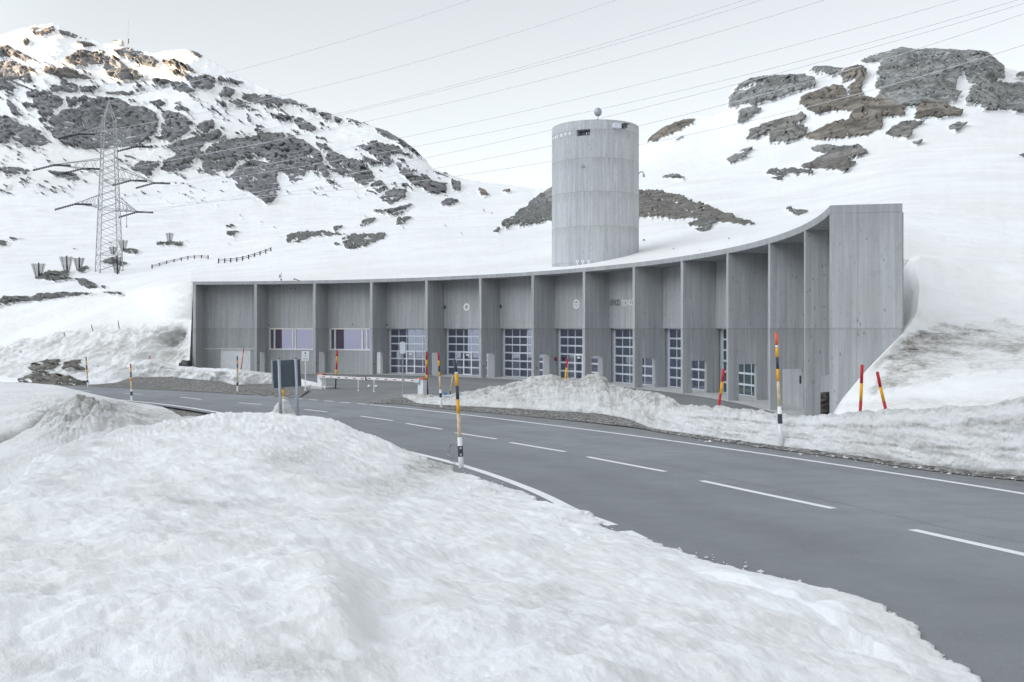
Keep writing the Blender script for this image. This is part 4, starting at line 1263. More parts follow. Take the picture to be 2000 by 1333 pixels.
def build_building():
    f0, _, _ = fin_frame(FIN_T[6])
    root = thing('service_garage', (f0.x, f0.y, 0), 'long curved concrete service garage with a row of tall bays and glazed gates', 'building')
    H = DT / 2
    # piers
    for k, t in enumerate(FIN_T):
        o, r, tau = fin_frame(t)
        z0 = -.5
        if k in (0,):
            pts = [(0, z0), (0, SOF), (2.57, SOF), (2.57, z0)]; hw = .15
        elif k == 13:
            pts = [(0, z0), (0, SOF), (2.52, SOF), (2.52, z0)]; hw = .15
        else:
            g = float(zyard(*arc_pt(t, RAD + 1)))
            oh = 2.07 + g + (.0 if k not in (12,) else -.0)
            pts = [(0, z0), (0, SOF), (2.6, SOF), (2.6, z0), (1.71, z0), (1.71, oh), (.65, oh), (.65, z0)]; hw = .14
        mb = MB(); mb.prism(pts, o, r, UP, tau, -hw, hw)
        mb.build('end_wall' if k in (0, 13) else 'pier', M['concrete'], root, bevel=.012)
        if 1 <= k <= 6:
            mb = MB(); mb.prism([(.05 * math.cos(a * .5236), .05 * math.sin(a * .5236)) for a in range(12)], o + r * .30 + UP * (float(zyard(*arc_pt(t, RAD))) + 1.0), r, UP, tau, hw - .005, hw + .03)
            mb.build('signal_lamp', M['black'], root)
    # roof slab with its curved front edge
    mb = MB(); n = 130; t0 = FIN_T[0] - .0033; t1 = FIN_T[13] + .0033
    vs = []
    for i in range(n + 1):
        t = t0 + (t1 - t0) * i / n
        for (rr, z) in ((RAD - .006, SOF), (RAD - .006, TOPZ), (RAD + 2.52, TOPZ), (RAD + 2.52, SOF)):
            x, y = arc_pt(t, rr); vs.append((x, y, z))
    fs = []
    for i in range(n):
        a = 4 * i; b = a + 4
        for q in range(4): fs.append((a + q, b + q, b + (q + 1) % 4, a + (q + 1) % 4))
    fs += [(0, 1, 2, 3), (4 * n + 3, 4 * n + 2, 4 * n + 1, 4 * n)]
    mb.add(vs, fs); mb.build('roof_slab', M['concrete'], root)
    # joints of the roof edge
    for i in (1, 3, 5, 7, 9, 11):
        t = FIN_T[i] + DT * .5
        o, r, tau = fin_frame(t); mb = MB(); mb.frame_box(o, tau, r, UP, (-.012, -.010, SOF - .002), (.012, .3, TOPZ + .002))
        mb.build('roof_joint', M['letterdark'], root)
    # bays
    for b in range(13):
        tm = FIN_T[b] + H
        o, r, tau = fin_frame(tm)
        g = float(zyard(*arc_pt(tm, RAD + 2.5))) + .012
        def hc(L): return (RAD + L) * math.tan(H) - .10
        # upper wall
        U0 = 2.27
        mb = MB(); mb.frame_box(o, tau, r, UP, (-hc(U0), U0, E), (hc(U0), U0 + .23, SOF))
        wall = mb.build('upper_wall', M['concrete'], root)
        if b == 0:
            mb = MB(); w = hc(2.28)
            mb.frame_box(o, tau, r, UP, (-w, 2.273, E - 1.98), (w, 2.6, E))
            mb.build('lower_wall', M['concrete'], root)
            for (xa, xb) in ((-w, -1.55), (1.62, w)):
                mb = MB(); mb.frame_box(o, tau, r, UP, (xa, 2.273, g - .3), (xb, 2.6, E - 2.06)); mb.build('side_panel', M['concrete'], root)
            mb = MB(); mb.frame_box(o, tau, r, UP, (-w, 2.20, E - 2.06), (w, 2.5, E - 1.98)); mb.build('sill', M['white'], root)
            mb = MB(); mb.frame_box(o, tau, r, UP, (-1.55, 2.40, g - .1), (1.62, 2.5, E - 2.06))
            mb.build('service_door', M['white'], root)
            for q in (.1, .3):
                mb = MB(); disc(mb, o + tau * (w - .75 + q * 1.2) + r * 2.27 + UP * (E - .92), tau, UP, -r, .045, .0, .04, 12); mb.build('wall_socket', M['black'], root)
        elif b in (1, 2):
            w = hc(2.28); top = E - .02; bot = E - 2.02
            mb = MB(); mb.frame_box(o, tau, r, UP, (-w, 2.273, g - .3), ((w if b == 1 else w - .9), 2.6, bot - .09))
            mb.frame_box(o, tau, r, UP, (-w, 2.273, bot - .09), (-w + .16, 2.6, E))
            mb.build('lower_wall', M['concrete'], root)
            mb = MB(); mb.frame_box(o, tau, r, UP, (-w + .16, 2.21, bot - .09), (w, 2.5, bot)); mb.build('sill', M['white'], root)
            x0 = -w + .16
            if b == 1: bars = [(0, .15), (.50, .66), (2.52, 2.66), (2.80, 2.92), (4.75, 4.9)]
            else: bars = [(0, .17), (.52, .70), (3.60, 3.76), (4.12, 4.26), (5.2, 5.3)]
            fm = MB()
            for (p, q) in bars:
                if x0 + q < w: fm.frame_box(o, tau, r, UP, (x0 + p, 2.36, bot), (x0 + q, 2.46, top))
            fm.frame_box(o, tau, r, UP, (x0, 2.37, top - .06), (w, 2.46, top)); fm.frame_box(o, tau, r, UP, (x0, 2.37, bot), (w, 2.46, bot + .05))
            win = fm.build('strip_window', M['white'], root)
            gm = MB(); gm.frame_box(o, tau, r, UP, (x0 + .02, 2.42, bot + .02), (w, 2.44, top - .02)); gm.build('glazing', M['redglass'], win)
            if b == 2:
                dm = MB(); dm.frame_box(o, tau, r, UP, (w - .9, 2.36, g), (w - .06, 2.46, bot - .09)); dm.build('entrance_door', M['white'], root)
                kp = MB(); kp.frame_box(o, tau, r, UP, (w - 1.2, 2.24, g + 1.75), (w - 1.08, 2.275, g + 2.05)); kp.build('intercom_plate', M['white'], root)
                for zz in (1.22, 1.42):
                    kp = MB(); disc(kp, o + tau * (w - 1.14) + r * 2.275 + UP * (g + zz), tau, UP, -r, .07, 0, .04, 12); kp.build('door_button', M['black'], root)
        elif b <= 9:
            w = hc(2.57); x0 = -w + .12; bw = 4.85; x1 = x0 + bw; top = E - .0; dz0 = g
            # concrete jamb at the far side
            mb = MB(); mb.frame_box(o, tau, r, UP, (x1, 2.575, g - .3), (w + .2, 2.9, E)); mb.build('lower_wall', M['concrete'], root)
            mb = MB(); mb.frame_box(o, tau, r, UP, (-w - .2, 2.575, g - .3), (x0, 2.9, E)); mb.build('jamb', M['concrete'], root)
            fm = MB(); y0, y1 = 2.68, 2.76
            fm.frame_box(o, tau, r, UP, (x0, y0 - .03, dz0), (x0 + .15, y1, top)); fm.frame_box(o, tau, r, UP, (x1 - .12, y0 - .03, dz0), (x1, y1, top))
            cols = [x0 + .15 + (bw - .27) * i / 5 for i in range(6)]
            rows = [dz0 + (top - dz0) * i / 6 for i in range(7)]
            for i, z in enumerate(rows):
                fm.frame_box(o, tau, r, UP, (x0 + .15, y0, max(z - .07, dz0)), (x1 - .12, y1, min(z + .055, top)))
            for c in cols[1:-1]:
                for zz in range(6): fm.frame_box(o, tau, r, UP, (c - .032, y0 + .01, rows[zz] + .055), (c + .032, y1 - .01, max(rows[zz + 1] - .07, rows[zz] + .06)))
            door = fm.build('sectional_gate', M['alu'], root)
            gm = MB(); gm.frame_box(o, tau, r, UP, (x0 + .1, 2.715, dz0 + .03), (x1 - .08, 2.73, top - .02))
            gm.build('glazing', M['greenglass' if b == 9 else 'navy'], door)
            sill = MB(); sill.frame_box(o, tau, r, UP, (x0, 2.45, g - .05), (x1, 2.85, g + .012)); sill.build('threshold', M['slab'], door)
            if b in (3, 4, 6, 8):
                pm = MB(); a, c = cols[2], cols[3]; pz = rows[3] + .03
                for (p, q) in ((a - .07, a + .07), (c - .07, c + .07)): pm.frame_box(o, tau, r, UP, (p, y0 - .02, dz0), (q, y0 + .015, pz))
                pm.frame_box(o, tau, r, UP, (a + .07, y0 - .02, pz - .13), (c - .07, y0 + .015, pz)); pm.frame_box(o, tau, r, UP, (a + .07, y0 - .02, dz0), (c - .07, y0 + .015, dz0 + .12))
                pm.build('pass_door', M['white'], door)
                lb = MB(); lb.frame_box(o, tau, r, UP, ((a + c) / 2 - .16, y0 - .015, pz - .36), ((a + c) / 2 + .16, y0 + .03, pz - .22)); lb.build('door_plate', M['white'], door)
        else:
            w = hc(2.3)
            mb = MB(); mb.frame_box(o, tau, r, UP, (-w, 2.28, g - .3), (w, 2.5, E)); mb.build('lower_wall', M['concrete'], root)
            if b == 10:
                lm = MB(); lm.frame_box(o, tau, r, UP, (1.55, 2.17, g + 1.2), (1.8, 2.285, g + 1.62)); lm.build('control_box', M['black'], root)
    # round covers, emblems and the lettering on the upper walls
    def on_wall(u, v, L=2.27):
        """bay, frame and offset of the spot of an upper wall seen at u, v"""
        for b in range(13):
            o, r, tau = fin_frame(FIN_T[b] + H)
            c = o + r * L; d = (c.dot(r)) / (Vector(((u - 1000) / F, 1, 0)).dot(r))
            p = W(u, v, d); x = (p - c).dot(tau)
            if abs(x) < RAD * math.tan(H): return p, r, tau
    for (u, v, rad) in ((868.6, 600.8, .17), (977.7, 599, .17), (548.5 + 20, 564, .05), (577, 563.5, .05), (474.5, 559, .05), (525.5, 635.5, .055), (756, 634.5, .1), (689, 634, .05)):
        p, r, tau = on_wall(u, v); mb = MB(); disc(mb, p, tau, UP, -r, rad, -.01, .035)
        mb.build('round_cover', M['disc' if rad > .08 else 'black'], root, bevel=0)
    def dress(mb, s): return mb
    p, r, tau = on_wall(911.3, 600)
    mb = MB(); circle_ring(mb, p, tau, UP, -r, .20, .34, 0, .03); e = mb.build('emblem', M['brightwhite'], root)
    mb = MB(); disc(mb, p, tau, UP, -r, .21, -.01, .012); circle_ring(mb, p, tau, UP, -r, .10, .135, .0, .03, 6)
    mb.build('emblem_field', M['reflector'], e)
    p, r, tau = on_wall(1126, 594.5)
    mb = MB(); circle_ring(mb, p, tau, UP, -r, .28, .38, 0, .03)
    for x in (-.15, -.05, .05, .15): mb.frame_box(p, tau, UP, -r, (x - .018, -.15, 0), (x + .018, .08, .03))
    mb.frame_box(p, tau, UP, -r, (-.19, -.19, 0), (.19, -.155, .03))
    for x in (-.10, 0., .10): circle_ring(mb, p + tau * x + UP * .08, tau, UP, -r, .035, .055, 0, .028, 12)
    e = mb.build('emblem', M['brightwhite'], root)
    # lettering
    def lettering(txt, u0, u1, v, mat, name):
        a, r, tau = on_wall(u0, v); b_, _, _ = on_wall(u1, v)
        cu = bpy.data.curves.new(name, 'FONT'); cu.body = txt; cu.size = 1.; cu.extrude = .012; cu.align_x = 'LEFT'
        tmp = bpy.data.objects.new('t', cu); COL.objects.link(tmp)
        dg = bpy.context.evaluated_depsgraph_get(); me = bpy.data.meshes.new_from_object(tmp.evaluated_get(dg))
        bpy.data.objects.remove(tmp); bpy.data.curves.remove(cu)
        co = np.empty(len(me.vertices) * 3, np.float32); me.vertices.foreach_get('co', co); co = co.reshape(-1, 3)
        wx = co[:, 0].max(); sx = (b_ - a).length / wx; sy = .46 / co[:, 1].max()
        off = wloc(root)
        q = np.array([list(a + tau * float(c[0] * sx) + UP * float(c[1] * sy - .23) - r * float(.016 + c[2]) - off) for c in co], np.float32)
        me.vertices.foreach_set('co', q.ravel()); me.materials.clear(); me.materials.append(mat)
        ob = bpy.data.objects.new(name, me); COL.objects.link(ob); ob.parent = root
    lettering('UFFICIO', 1191.5, 1211.5, 592, M['letterdark'], 'lettering')
    lettering('TECNICO', 1213.5, 1237.5, 592, M['brightwhite'], 'lettering')
    # small red wall lamp beside the seventh gate
    o, r, tau = fin_frame(FIN_T[6]); mb = MB(); mb.frame_box(o, r, tau, UP, (2.28, .14, 1.55), (2.45, .26, 1.85)); mb.build('wall_lamp', M['purple'], root)
    return root

def build_tower():
    d = 88.; c = Vector(((1162.5 - 1000) / F * d, d, 0)); r = 4.06; top = E + 18.72
    root = thing('silo_tower', (c.x, c.y, E + 4), 'tall round concrete silo tower with faint ring joints behind the curved garage', 'tower')
    N = 128; mb = MB()
    # window opening cut into the shell as a recess
    a0 = math.atan2(-1, 0)
    def ang(u):   # angle on the shell seen at column u (front side)
        a = (u - 1000) / F
        qa = a * a + 1; qb = -2 * (a * c.x + c.y); qc = c.x ** 2 + c.y ** 2 - r * r
        dd = (-qb - math.sqrt(max(qb * qb - 4 * qa * qc, 0))) / (2 * qa)
        return math.atan2(dd - c.y, a * dd - c.x), dd
    w0, wd = ang(1126.5); w1, wd1 = ang(1152.5)
    zt = E + (HZ - 253.5) / F * (wd + wd1) / 2; zb = E + (HZ - 265.5) / F * (wd + wd1) / 2
    angs = sorted(set([2 * math.pi * i / N - math.pi for i in range(N)] + [w0, w1]))
    zs = [-1., zb, zt, top]
    n = len(angs)
    def P(a, rr, z): return (c.x + rr * math.cos(a), c.y + rr * math.sin(a), z)
    vs = [P(a, r, z) for z in zs for a in angs]
    fs = []
    for j in range(3):
        for i in range(n):
            k = (i + 1) % n
            if j == 1 and w0 - 1e-6 <= angs[i] < w1 - 1e-6 and k: continue
            fs.append((j * n + i, j * n + k, (j + 1) * n + k, (j + 1) * n + i))
    mb.add(vs, fs)
    # rim and inner face at the top
    t2 = [P(a, r - .28, top) for a in angs]; t3 = [P(a, r - .28, top - .9) for a in angs]
    b = 3 * n + len(mb.v) - len(mb.v)
    m0 = len(mb.v); mb.v += t2 + t3
    for i in range(n):
        k = (i + 1) % n
        mb.f += [(3 * n + i, 3 * n + k, m0 + k, m0 + i), (m0 + i, m0 + k, m0 + n + k, m0 + n + i)]; mb.m += [0, 0]
    mb.f.append(tuple(m0 + n + i for i in range(n))); mb.m.append(0)
    sh = mb.build('shell', M['concrete_silo'], root, smooth=False)
    for p in sh.data.polygons: p.use_smooth = len(p.vertices) == 4 and abs(p.normal.z) < .3
    # reveal of the opening
    mb = MB(); ri = r - .7; ww = [w0 + (w1 - w0) * i / 4 for i in range(5)]
    for i in range(4):
        a, b2 = ww[i], ww[i + 1]
        mb.add([P(a, r, zt), P(b2, r, zt), P(b2, ri, zt), P(a, ri, zt)], [(0, 1, 2, 3)]); mb.add([P(a, r, zb), P(b2, r, zb), P(b2, ri, zb), P(a, ri, zb)], [(0, 3, 2, 1)])
    for a in (w0, w1): mb.add([P(a, r, zb), P(a, r, zt), P(a, ri, zt), P(a, ri, zb)], [(0, 1, 2, 3)])
    mb.build('window_reveal', M['concrete_silo'], root)
    mb = MB()
    for i in range(4):
        a, b2 = ww[i], ww[i + 1]; mb.add([P(a, ri + .05, zb), P(b2, ri + .05, zb), P(b2, ri + .05, zt), P(a, ri + .05, zt)], [(0, 1, 2, 3)])
    mb.build('window', M['navy'], root)
    mb = MB()
    a = w0 + (w1 - w0) * .62; mb.tube(P(a, r - .35, zb), P(a, r - .35, zt), .05); mb.tube(P(w0 + .02, r - .3, zb + .05), P(w1 - .02, r - .3, zb + .05), .045)
    mb.build('window_frame', M['black'], root)
    def on(u, v, out=0.):
        a, dd = ang(u); p = W(u, v, dd); nrm = Vector((math.cos(a), math.sin(a), 0)); return p + nrm * out, nrm, Vector((-nrm.y, nrm.x, 0))
    # floodlight box
    p, nr, ta = on(1206, 247)
    mb = MB(); mb.frame_box(p, ta, nr, UP, (-.55, -.1, -.22), (.25, .32, .22)); lb = mb.build('floodlight_bracket', M['alu'], root, bevel=.04)
    p, nr, ta = on(1215.5, 247)
    mb = MB(); mb.frame_box(p, ta, nr, UP, (-.18, -.1, -.2), (.2, .5, .12)); mb.frame_box(p, ta, nr, UP, (-.22, -.1, .13), (.42, .62, .17)); mb.build('floodlight', M['dark'], lb, bevel=.02)
    # little dome lamp, bent pipe at the edge
    p, nr, ta = on(1138.5, 324); mb = MB(); mb.frame_box(p, ta, nr, UP, (-.14, -.05, -.1), (.14, .2, .02)); mb.tube(p + nr * .1, p + nr * .25 + UP * .16, .06, .03); mb.build('wall_lamp', M['galv'], root)
    p = Vector((c.x + r * .96, c.y - r * .28, E + (HZ - 341) / F * 87)); mb = MB()
    q = [p, p + Vector((.2, 0, .22)), p + Vector((.42, -.02, .2)), p + Vector((.5, -.02, -.05))]
    for i in range(3): mb.tube(q[i], q[i + 1], .05, .05, 8)
    mb.tube(q[3], q[3] - UP * .22, .1, .1, 10); mb.build('bent_pipe', M['galv'], root)
    # sphere lamp on its short post
    p = Vector((c.x - .05, c.y - 3.4, top)); mb = MB(); mb.tube(p, p + UP * .45, .05, .05, 8); po = mb.build('lamp_post', M['alu'], root)
    mb = MB(); mb.ball(p + UP * .8, .36, 16, 1.1); mb.build('globe_lamp', M['galv'], po, smooth=True)
    # lifting eyes near the foot and the row of tie rings under the rim
    for u in (1128, 1138.5, 1149.5):
        p, nr, ta = on(u, 511); mb = MB(); circle_ring(mb, p, ta, UP, nr, .06, .14, -.02, .05, 16); mb.frame_box(p, ta, nr, UP, (-.05, -.02, -.7), (.05, .03, -.1)); mb.build('lifting_eye', M['white'], root)
    for i, (u, v) in enumerate(((1081, 271), (1085, 268.5), (1089, 266.5), (1096.5, 264.5), (1104.5, 262.3), (1112.7, 261))):
        p, nr, ta = on(u, v); mb = MB(); circle_ring(mb, p, ta, UP, nr, .06, .15, -.02, .02, 16); mb.build('tie_ring', M['white'], root)
    return root
# ------------------------------------------------------------------ snow poles
def pole(label, d, stripes, post=None, rad=.035, taper=.85, group='snow poles along the road and yard', bury=.4, lens=False):
    """stripes: (u0,v0,u1,v1,material) from the top down; post: (ub,vb,ut,vt,band v0,band v1)"""
    ub, vb = (post[0], post[1]) if post else (stripes[-1][2], stripes[-1][3])
    base = W(ub, vb, d); root = thing('snow_pole', base, label, 'snow pole', group)
    if post:
        ub, vb, ut, vt, b0, b1 = post
        a = W(ub, vb, d); b = W(ut, vt, d); ax = (b - a).normalized()
        mb = MB(); mb.tube(a - ax * bury, b - ax * .02, .064, .058, 14); mb.tube(b - ax * .02, b, .058, .045, 14)
        p = mb.build('post', M['white'], root, smooth=False)
        for f in p.data.polygons: f.use_smooth = len(f.vertices) == 4
        def at(v): return a + (b - a) * ((vb - v) / (vb - vt))
        mb = MB(); mb.tube(at(b1), at(b0), .0655, .0625, 14); bd = mb.build('band', M['poleblack'], p)
        if lens:
            for k in (.2, .8):
                c = at(b1 + (b0 - b1) * k) + Vector((.012, -.058, 0)); mb = MB(); disc(mb, c, Vector((1, 0, 0)), UP, Vector((0, -1, 0)), .028, -.02, .012, 16); mb.build('reflector', M['reflector'], bd)
    top = stripes[0][1]; bot = stripes[-1][3]
    for i, (u0, v0, u1, v1, m) in enumerate(stripes):
        a = W(u1, v1, d); b = W(u0, v0, d); ax = (b - a).normalized()
        if i == len(stripes) - 1: a = a - ax * (.12 if post else bury)
        k0 = taper + (1 - taper) * (v0 - top) / (bot - top); k1 = taper + (1 - taper) * (v1 - top) / (bot - top)
        mb = MB(); mb.tube(a, b, rad * k1, rad * k0, 12)
        if i == 0: mb.tube(b, b + ax * rad * .5, rad * k0, rad * .5 * k0, 12)
        o = mb.build('tip' if i == 0 else ('shaft' if m == 'wood' else 'stripe'), M[m], root)
        for f in o.data.polygons: f.use_smooth = len(f.vertices) == 4
    return root

def build_poles():
    pole('tall snow pole with grey tip and yellow bands rising from the near snow edge', G(900.8, 913.8).y,
         [(887.2, 704, 891, 727, 'poleblack'), (891, 727, 891.2, 730.2, 'white'), (891.2, 730.2, 892.6, 754, 'yellow'), (892.6, 754, 894, 780.4, 'poleblack'), (894, 780.4, 895.3, 808, 'yellow'), (895.3, 808, 897.5, 856, 'wood')],
         (900.8, 913.8, 897.9, 854, 871, 892), .043, .9, lens=True)
    pole('snow pole with red tip at the gravel beside the yard entrance, blue object behind', G(862.3, 796.8).y,
         [(855.8, 690.4, 857, 704.3, 'red'), (857, 704.3, 857.3, 715.5, 'yellow'), (857.3, 715.5, 858, 726.4, 'poleblack'), (858, 726.4, 858.6, 735, 'yellow'), (858.6, 735, 860, 761, 'wood')],
         (862.3, 796.8, 860, 760.6, 768, 776.6), .05, .9)
    pole('snow pole with bright orange tip standing against the roadside snow bank', G(1525.6, 876).y,
         [(1516, 651, 1517, 674.7, 'orange'), (1517, 674.7, 1517.2, 678.6, 'white'), (1517.2, 678.6, 1517.8, 698, 'yellow'), (1517.8, 698, 1518.8, 721, 'poleblack'), (1518.8, 721, 1519.8, 745, 'yellow'), (1519.8, 745, 1522, 795, 'wood')],
         (1525.6, 875, 1522.4, 794, 808.6, 827.5), .043, .95)
    pole('dark tipped snow pole in front of the white door of the first bay', G(463.7, 766.6).y,
         [(463.4, 696.5, 463.5, 704, 'poleblack'), (463.5, 704, 463.5, 711, 'yellow'), (463.5, 711, 463.6, 719, 'poleblack'), (463.6, 719, 463.6, 727, 'yellow'), (463.6, 727, 463.7, 747, 'wood')],
         (463.7, 766.6, 463.7, 746, 747, 754), .05)
    pole('short snow pole with red tip on the far left edge of the road', G(257, 783.5).y,
         [(255, 711.8, 255.3, 719, 'red'), (255.3, 719, 255.5, 727, 'yellow'), (255.5, 727, 255.7, 737, 'poleblack'), (255.7, 737, 256, 745, 'yellow'), (256, 745, 256.5, 760.5, 'wood')],
         (257, 783.5, 256.5, 760, 765, 773), .05)
    pole('black and yellow snow pole between bare rocks of the left road bank', 73.5,
         [(168, 698, 168.3, 705, 'poleblack'), (168.3, 705, 169, 714, 'yellow'), (169, 714, 169.6, 722, 'poleblack'), (169.6, 722, 170, 729, 'yellow'), (170, 729, 170.6, 741, 'wood')],
         (171.6, 753, 170.6, 739, 742, 747), .055)
    pole('thin red pole leaning before the white door of the first bay', 79.,
         [(476.4, 679.5, 475, 690, 'red'), (475, 690, 473.8, 700, 'orange'), (473.8, 700, 470.8, 722, 'red')], None, .04)
    pole('yellow stump pole poking from the snow lump under the grey board', 41.5,
         [(552.5, 759.5, 552.7, 761, 'poleblack'), (552.7, 761, 553.8, 774, 'yellow'), (553.8, 774, 554.5, 786, 'wood')], None, .052)
    pole('bare wooden pole leaning behind the yellow striped near pole', 52.,
         [(884.8, 729, 884.2, 733, 'poleblack'), (884.2, 733, 879.6, 764.5, 'wood'), (879.6, 764.5, 879.3, 770, 'poleblack')], None, .036)
    pole('red and yellow pole stuck in the gravelly snow mound of the island', 48.6,
         [(1108, 701.8, 1106.4, 718.5, 'red'), (1106.4, 718.5, 1104.6, 739, 'yellow')], None, .055)
    pole('leaning red and yellow pole on the snow bank before the dark yard', 31.4,
         [(1413.2, 721.6, 1410.8, 746, 'red'), (1410.8, 746, 1407.2, 770.5, 'yellow'), (1407.2, 770.5, 1403.5, 797, 'red')], None, .046, 1.)
    pole('upright red and yellow pole before the end wall of the garage', 28.7,
         [(1683.8, 714, 1682.6, 749, 'red'), (1682.6, 749, 1681.3, 783.5, 'yellow'), (1681.3, 783.5, 1680, 806, 'red')], None, .047, 1.)
    pole('red and yellow pole leaning left on the snow right of the end wall', 28.4,
         [(1713.6, 727.8, 1719.6, 756.5, 'red'), (1719.6, 756.5, 1726, 784, 'yellow'), (1726, 784, 1731, 804, 'red')], None, .047, 1.)
    # pole on its black stand in the yard, pole fixed beside the barrier
    r = pole('red and yellow pole on a thin black stand behind the barrier boom', 66.5,
         [(658.8, 684.5, 658.2, 696, 'red'), (658.2, 696, 657.7, 709, 'yellow'), (657.7, 709, 657, 722, 'red'), (657, 722, 656.4, 734, 'yellow')], None, .07, 1., bury=0)
    mb = MB(); d = 66.5; mb.tube(W(656.4, 734, d), W(655.5, 760.5, d), .045, .045, 8); mb.box((W(645, 760, d).x, d - .25, W(645, 761.2, d).z), (W(664, 760, d).x, d + .25, W(645, 759.8, d).z)); mb.build('stand', M['black'], r)
    pole('red and yellow pole standing tight beside the right barrier cabinet', 60.4,
         [(833.2, 688, 833.2, 703, 'red'), (833.2, 703, 833.2, 717, 'yellow'), (833.2, 717, 833.2, 732, 'red'), (833.2, 732, 833.4, 745, 'yellow'), (833.4, 745, 834.8, 769, 'poleblack')], None, .065, 1.)
    # thin stakes on the bank crest
    for (u0, v0, u1, v1, m, lab) in ((178.2, 635, 181.3, 646, 'poleblack', 'thin dark stake leaning on the left bank crest, middle of the three'), (230.5, 626.5, 232.3, 637.5, 'poleblack', 'thin dark stake on the left bank crest nearest the garage'), (124.6, 649.5, 126.4, 654.5, 'poleblack', 'tiny dark stake on the left bank crest farthest from the garage'), (293.4, 695.5, 291.4, 704, 'red', 'small red stake leaning in the hollow of the left bank')):
        p1 = on_terrain(u1, v1); d = p1.y - .8
        root = thing('snow_stake', W(u1, v1, d), lab, 'stake', 'thin stakes on the left bank')
        mb = MB(); a = W(u1, v1, d); b = W(u0, v0, d); mb.tube(a - (b - a).normalized() * .5, b, .05, .04, 8)
        mb.build('shaft', M[m], root)

# ------------------------------------------------------------------ signs and barrier
def build_signs():
    d = 38.5; p = W(546, 805, d)
    root = thing('road_sign', (p.x, p.y, float(zroad(p.x, p.y))), 'back of a large dark grey road sign on two steel posts by the road', 'sign')
    def quadframe(tl, tr, bl, br, dl, dr, th):
        a, b, c, e = W(*tl, dl), W(*tr, dr), W(*bl, dl), W(*br, dr)
        n = (b - a).cross(c - a).normalized()
        if n.y < 0: n = -n
        mb = MB(); vs = [a, b, e, c] + [q + n * th for q in (a, b, e, c)]
        mb.add(vs, [(0, 1, 2, 3), (7, 6, 5, 4), (0, 4, 5, 1), (1, 5, 6, 2), (2, 6, 7, 3), (3, 7, 4, 0)]); return mb
    mb = quadframe((530.5, 705.2), (586, 702.2), (533.6, 758.8), (588.8, 754.2), d + .1, d + .55, .03); pn = mb.build('panel', M['signback'], root, bevel=.008)
    mb = quadframe((529.2, 704.8), (532, 704.6), (532.4, 759.2), (535.0, 759.), d + .06, d + .08, .09); mb.build('panel_edge', M['galv'], pn)
    for (u0, v0, u1, v1, dd) in ((544.8, 701.5, 548.3, 812, d), (577.4, 700.5, 581.4, 812, d + .35)):
        mb = MB(); a = W(u1, v1, dd); b = W(u0, v0, dd); mb.tube(a - (b - a).normalized() * 1.2, b, .062, .062, 14); o = mb.build('post', M['galv'], root)
        for f in o.data.polygons: f.use_smooth = len(f.vertices) == 4
        mb = MB(); mb.tube(b, b + UP * .02, .066, .06, 14); mb.build('cap', M['black'], o)
    # white notice
    d = 63.; p = W(596.3, 763.5, d)
    root = thing('notice_sign', p, 'small white notice with dark crest on a thin post left of the barrier', 'sign')
    mb = MB(); mb.tube(p - UP * .2, W(597, 700, d), .035, .035, 10); mb.tube(W(596.8, 706, d), W(596.7, 716, d), .055, .045, 10); mb.build('post', M['white'], root)
    mb = MB(); mb.tube(p - UP * .05, p + UP * .05, .12, .1, 10); mb.build('foot', M['white'], root)
    a = W(589.2, 705.5, d - .05); b = W(603.6, 686.6, d - .05)
    mb = MB(); mb.box((a.x, d - .09, a.z), (b.x, d - .05, b.z)); pn = mb.build('panel', M['white'], root, bevel=.02)
    mb = MB(); c = W(596.3, 690.3, d - .1); mb.prism([(-.055, .055), (.055, .055), (.055, -.02), (0, -.065), (-.055, -.02)], c, Vector((1, 0, 0)), UP, Vector((0, -1, 0)), -.02, .005); mb.build('crest', M['dark'], pn)
    mb = MB()
    for k, w in ((694.6, .26), (696.4, .20), (700, .29), (701.7, .29)):
        c = W(596.3, k, d - .095); mb.box((c.x - w * .5, c.y - .003, c.z - .012), (c.x + w * .5, c.y + .01, c.z + .012))
    mb.build('text_lines', M['galv'], pn)
    # sign seen from behind at the right barrier
    d = 59.5; p = W(787, 770.5, d)
    root = thing('barrier_sign', p, 'tall rounded pale sign on a thin post in front of the glazed gate', 'sign')
    mb = MB(); mb.tube(p - UP * .4, W(787, 668, d), .04, .04, 10); mb.build('post', M['galv'], root)
    a = W(781.2, 691.5, d); b = W(792.3, 668, d); w = (b.x - a.x) / 2; h = (b.z - a.z) / 2; c = (a + b) / 2
    pts = []
    for (sx, sz) in ((1, 1), (-1, 1), (-1, -1), (1, -1)):
        for k in range(5):
            q = math.atan2(sz, sx) - math.pi / 4 + k * math.pi / 8
            pts.append((sx * (w - .1) + .1 * math.cos(q), sz * (h - .1) + .1 * math.sin(q)))
    mb = MB(); mb.prism(pts, c - Vector((0, .06, 0)), Vector((1, 0, 0)), UP, Vector((0, -1, 0)), 0, .03); mb.build('panel', M['alu'], root)
    mb = MB(); mb.ball(W(787, 663.5, d), .07, 10, 1.4); mb.tube(W(787, 668, d), W(787, 664, d), .03, .03, 8); mb.build('knob', M['dark'], root, smooth=True)

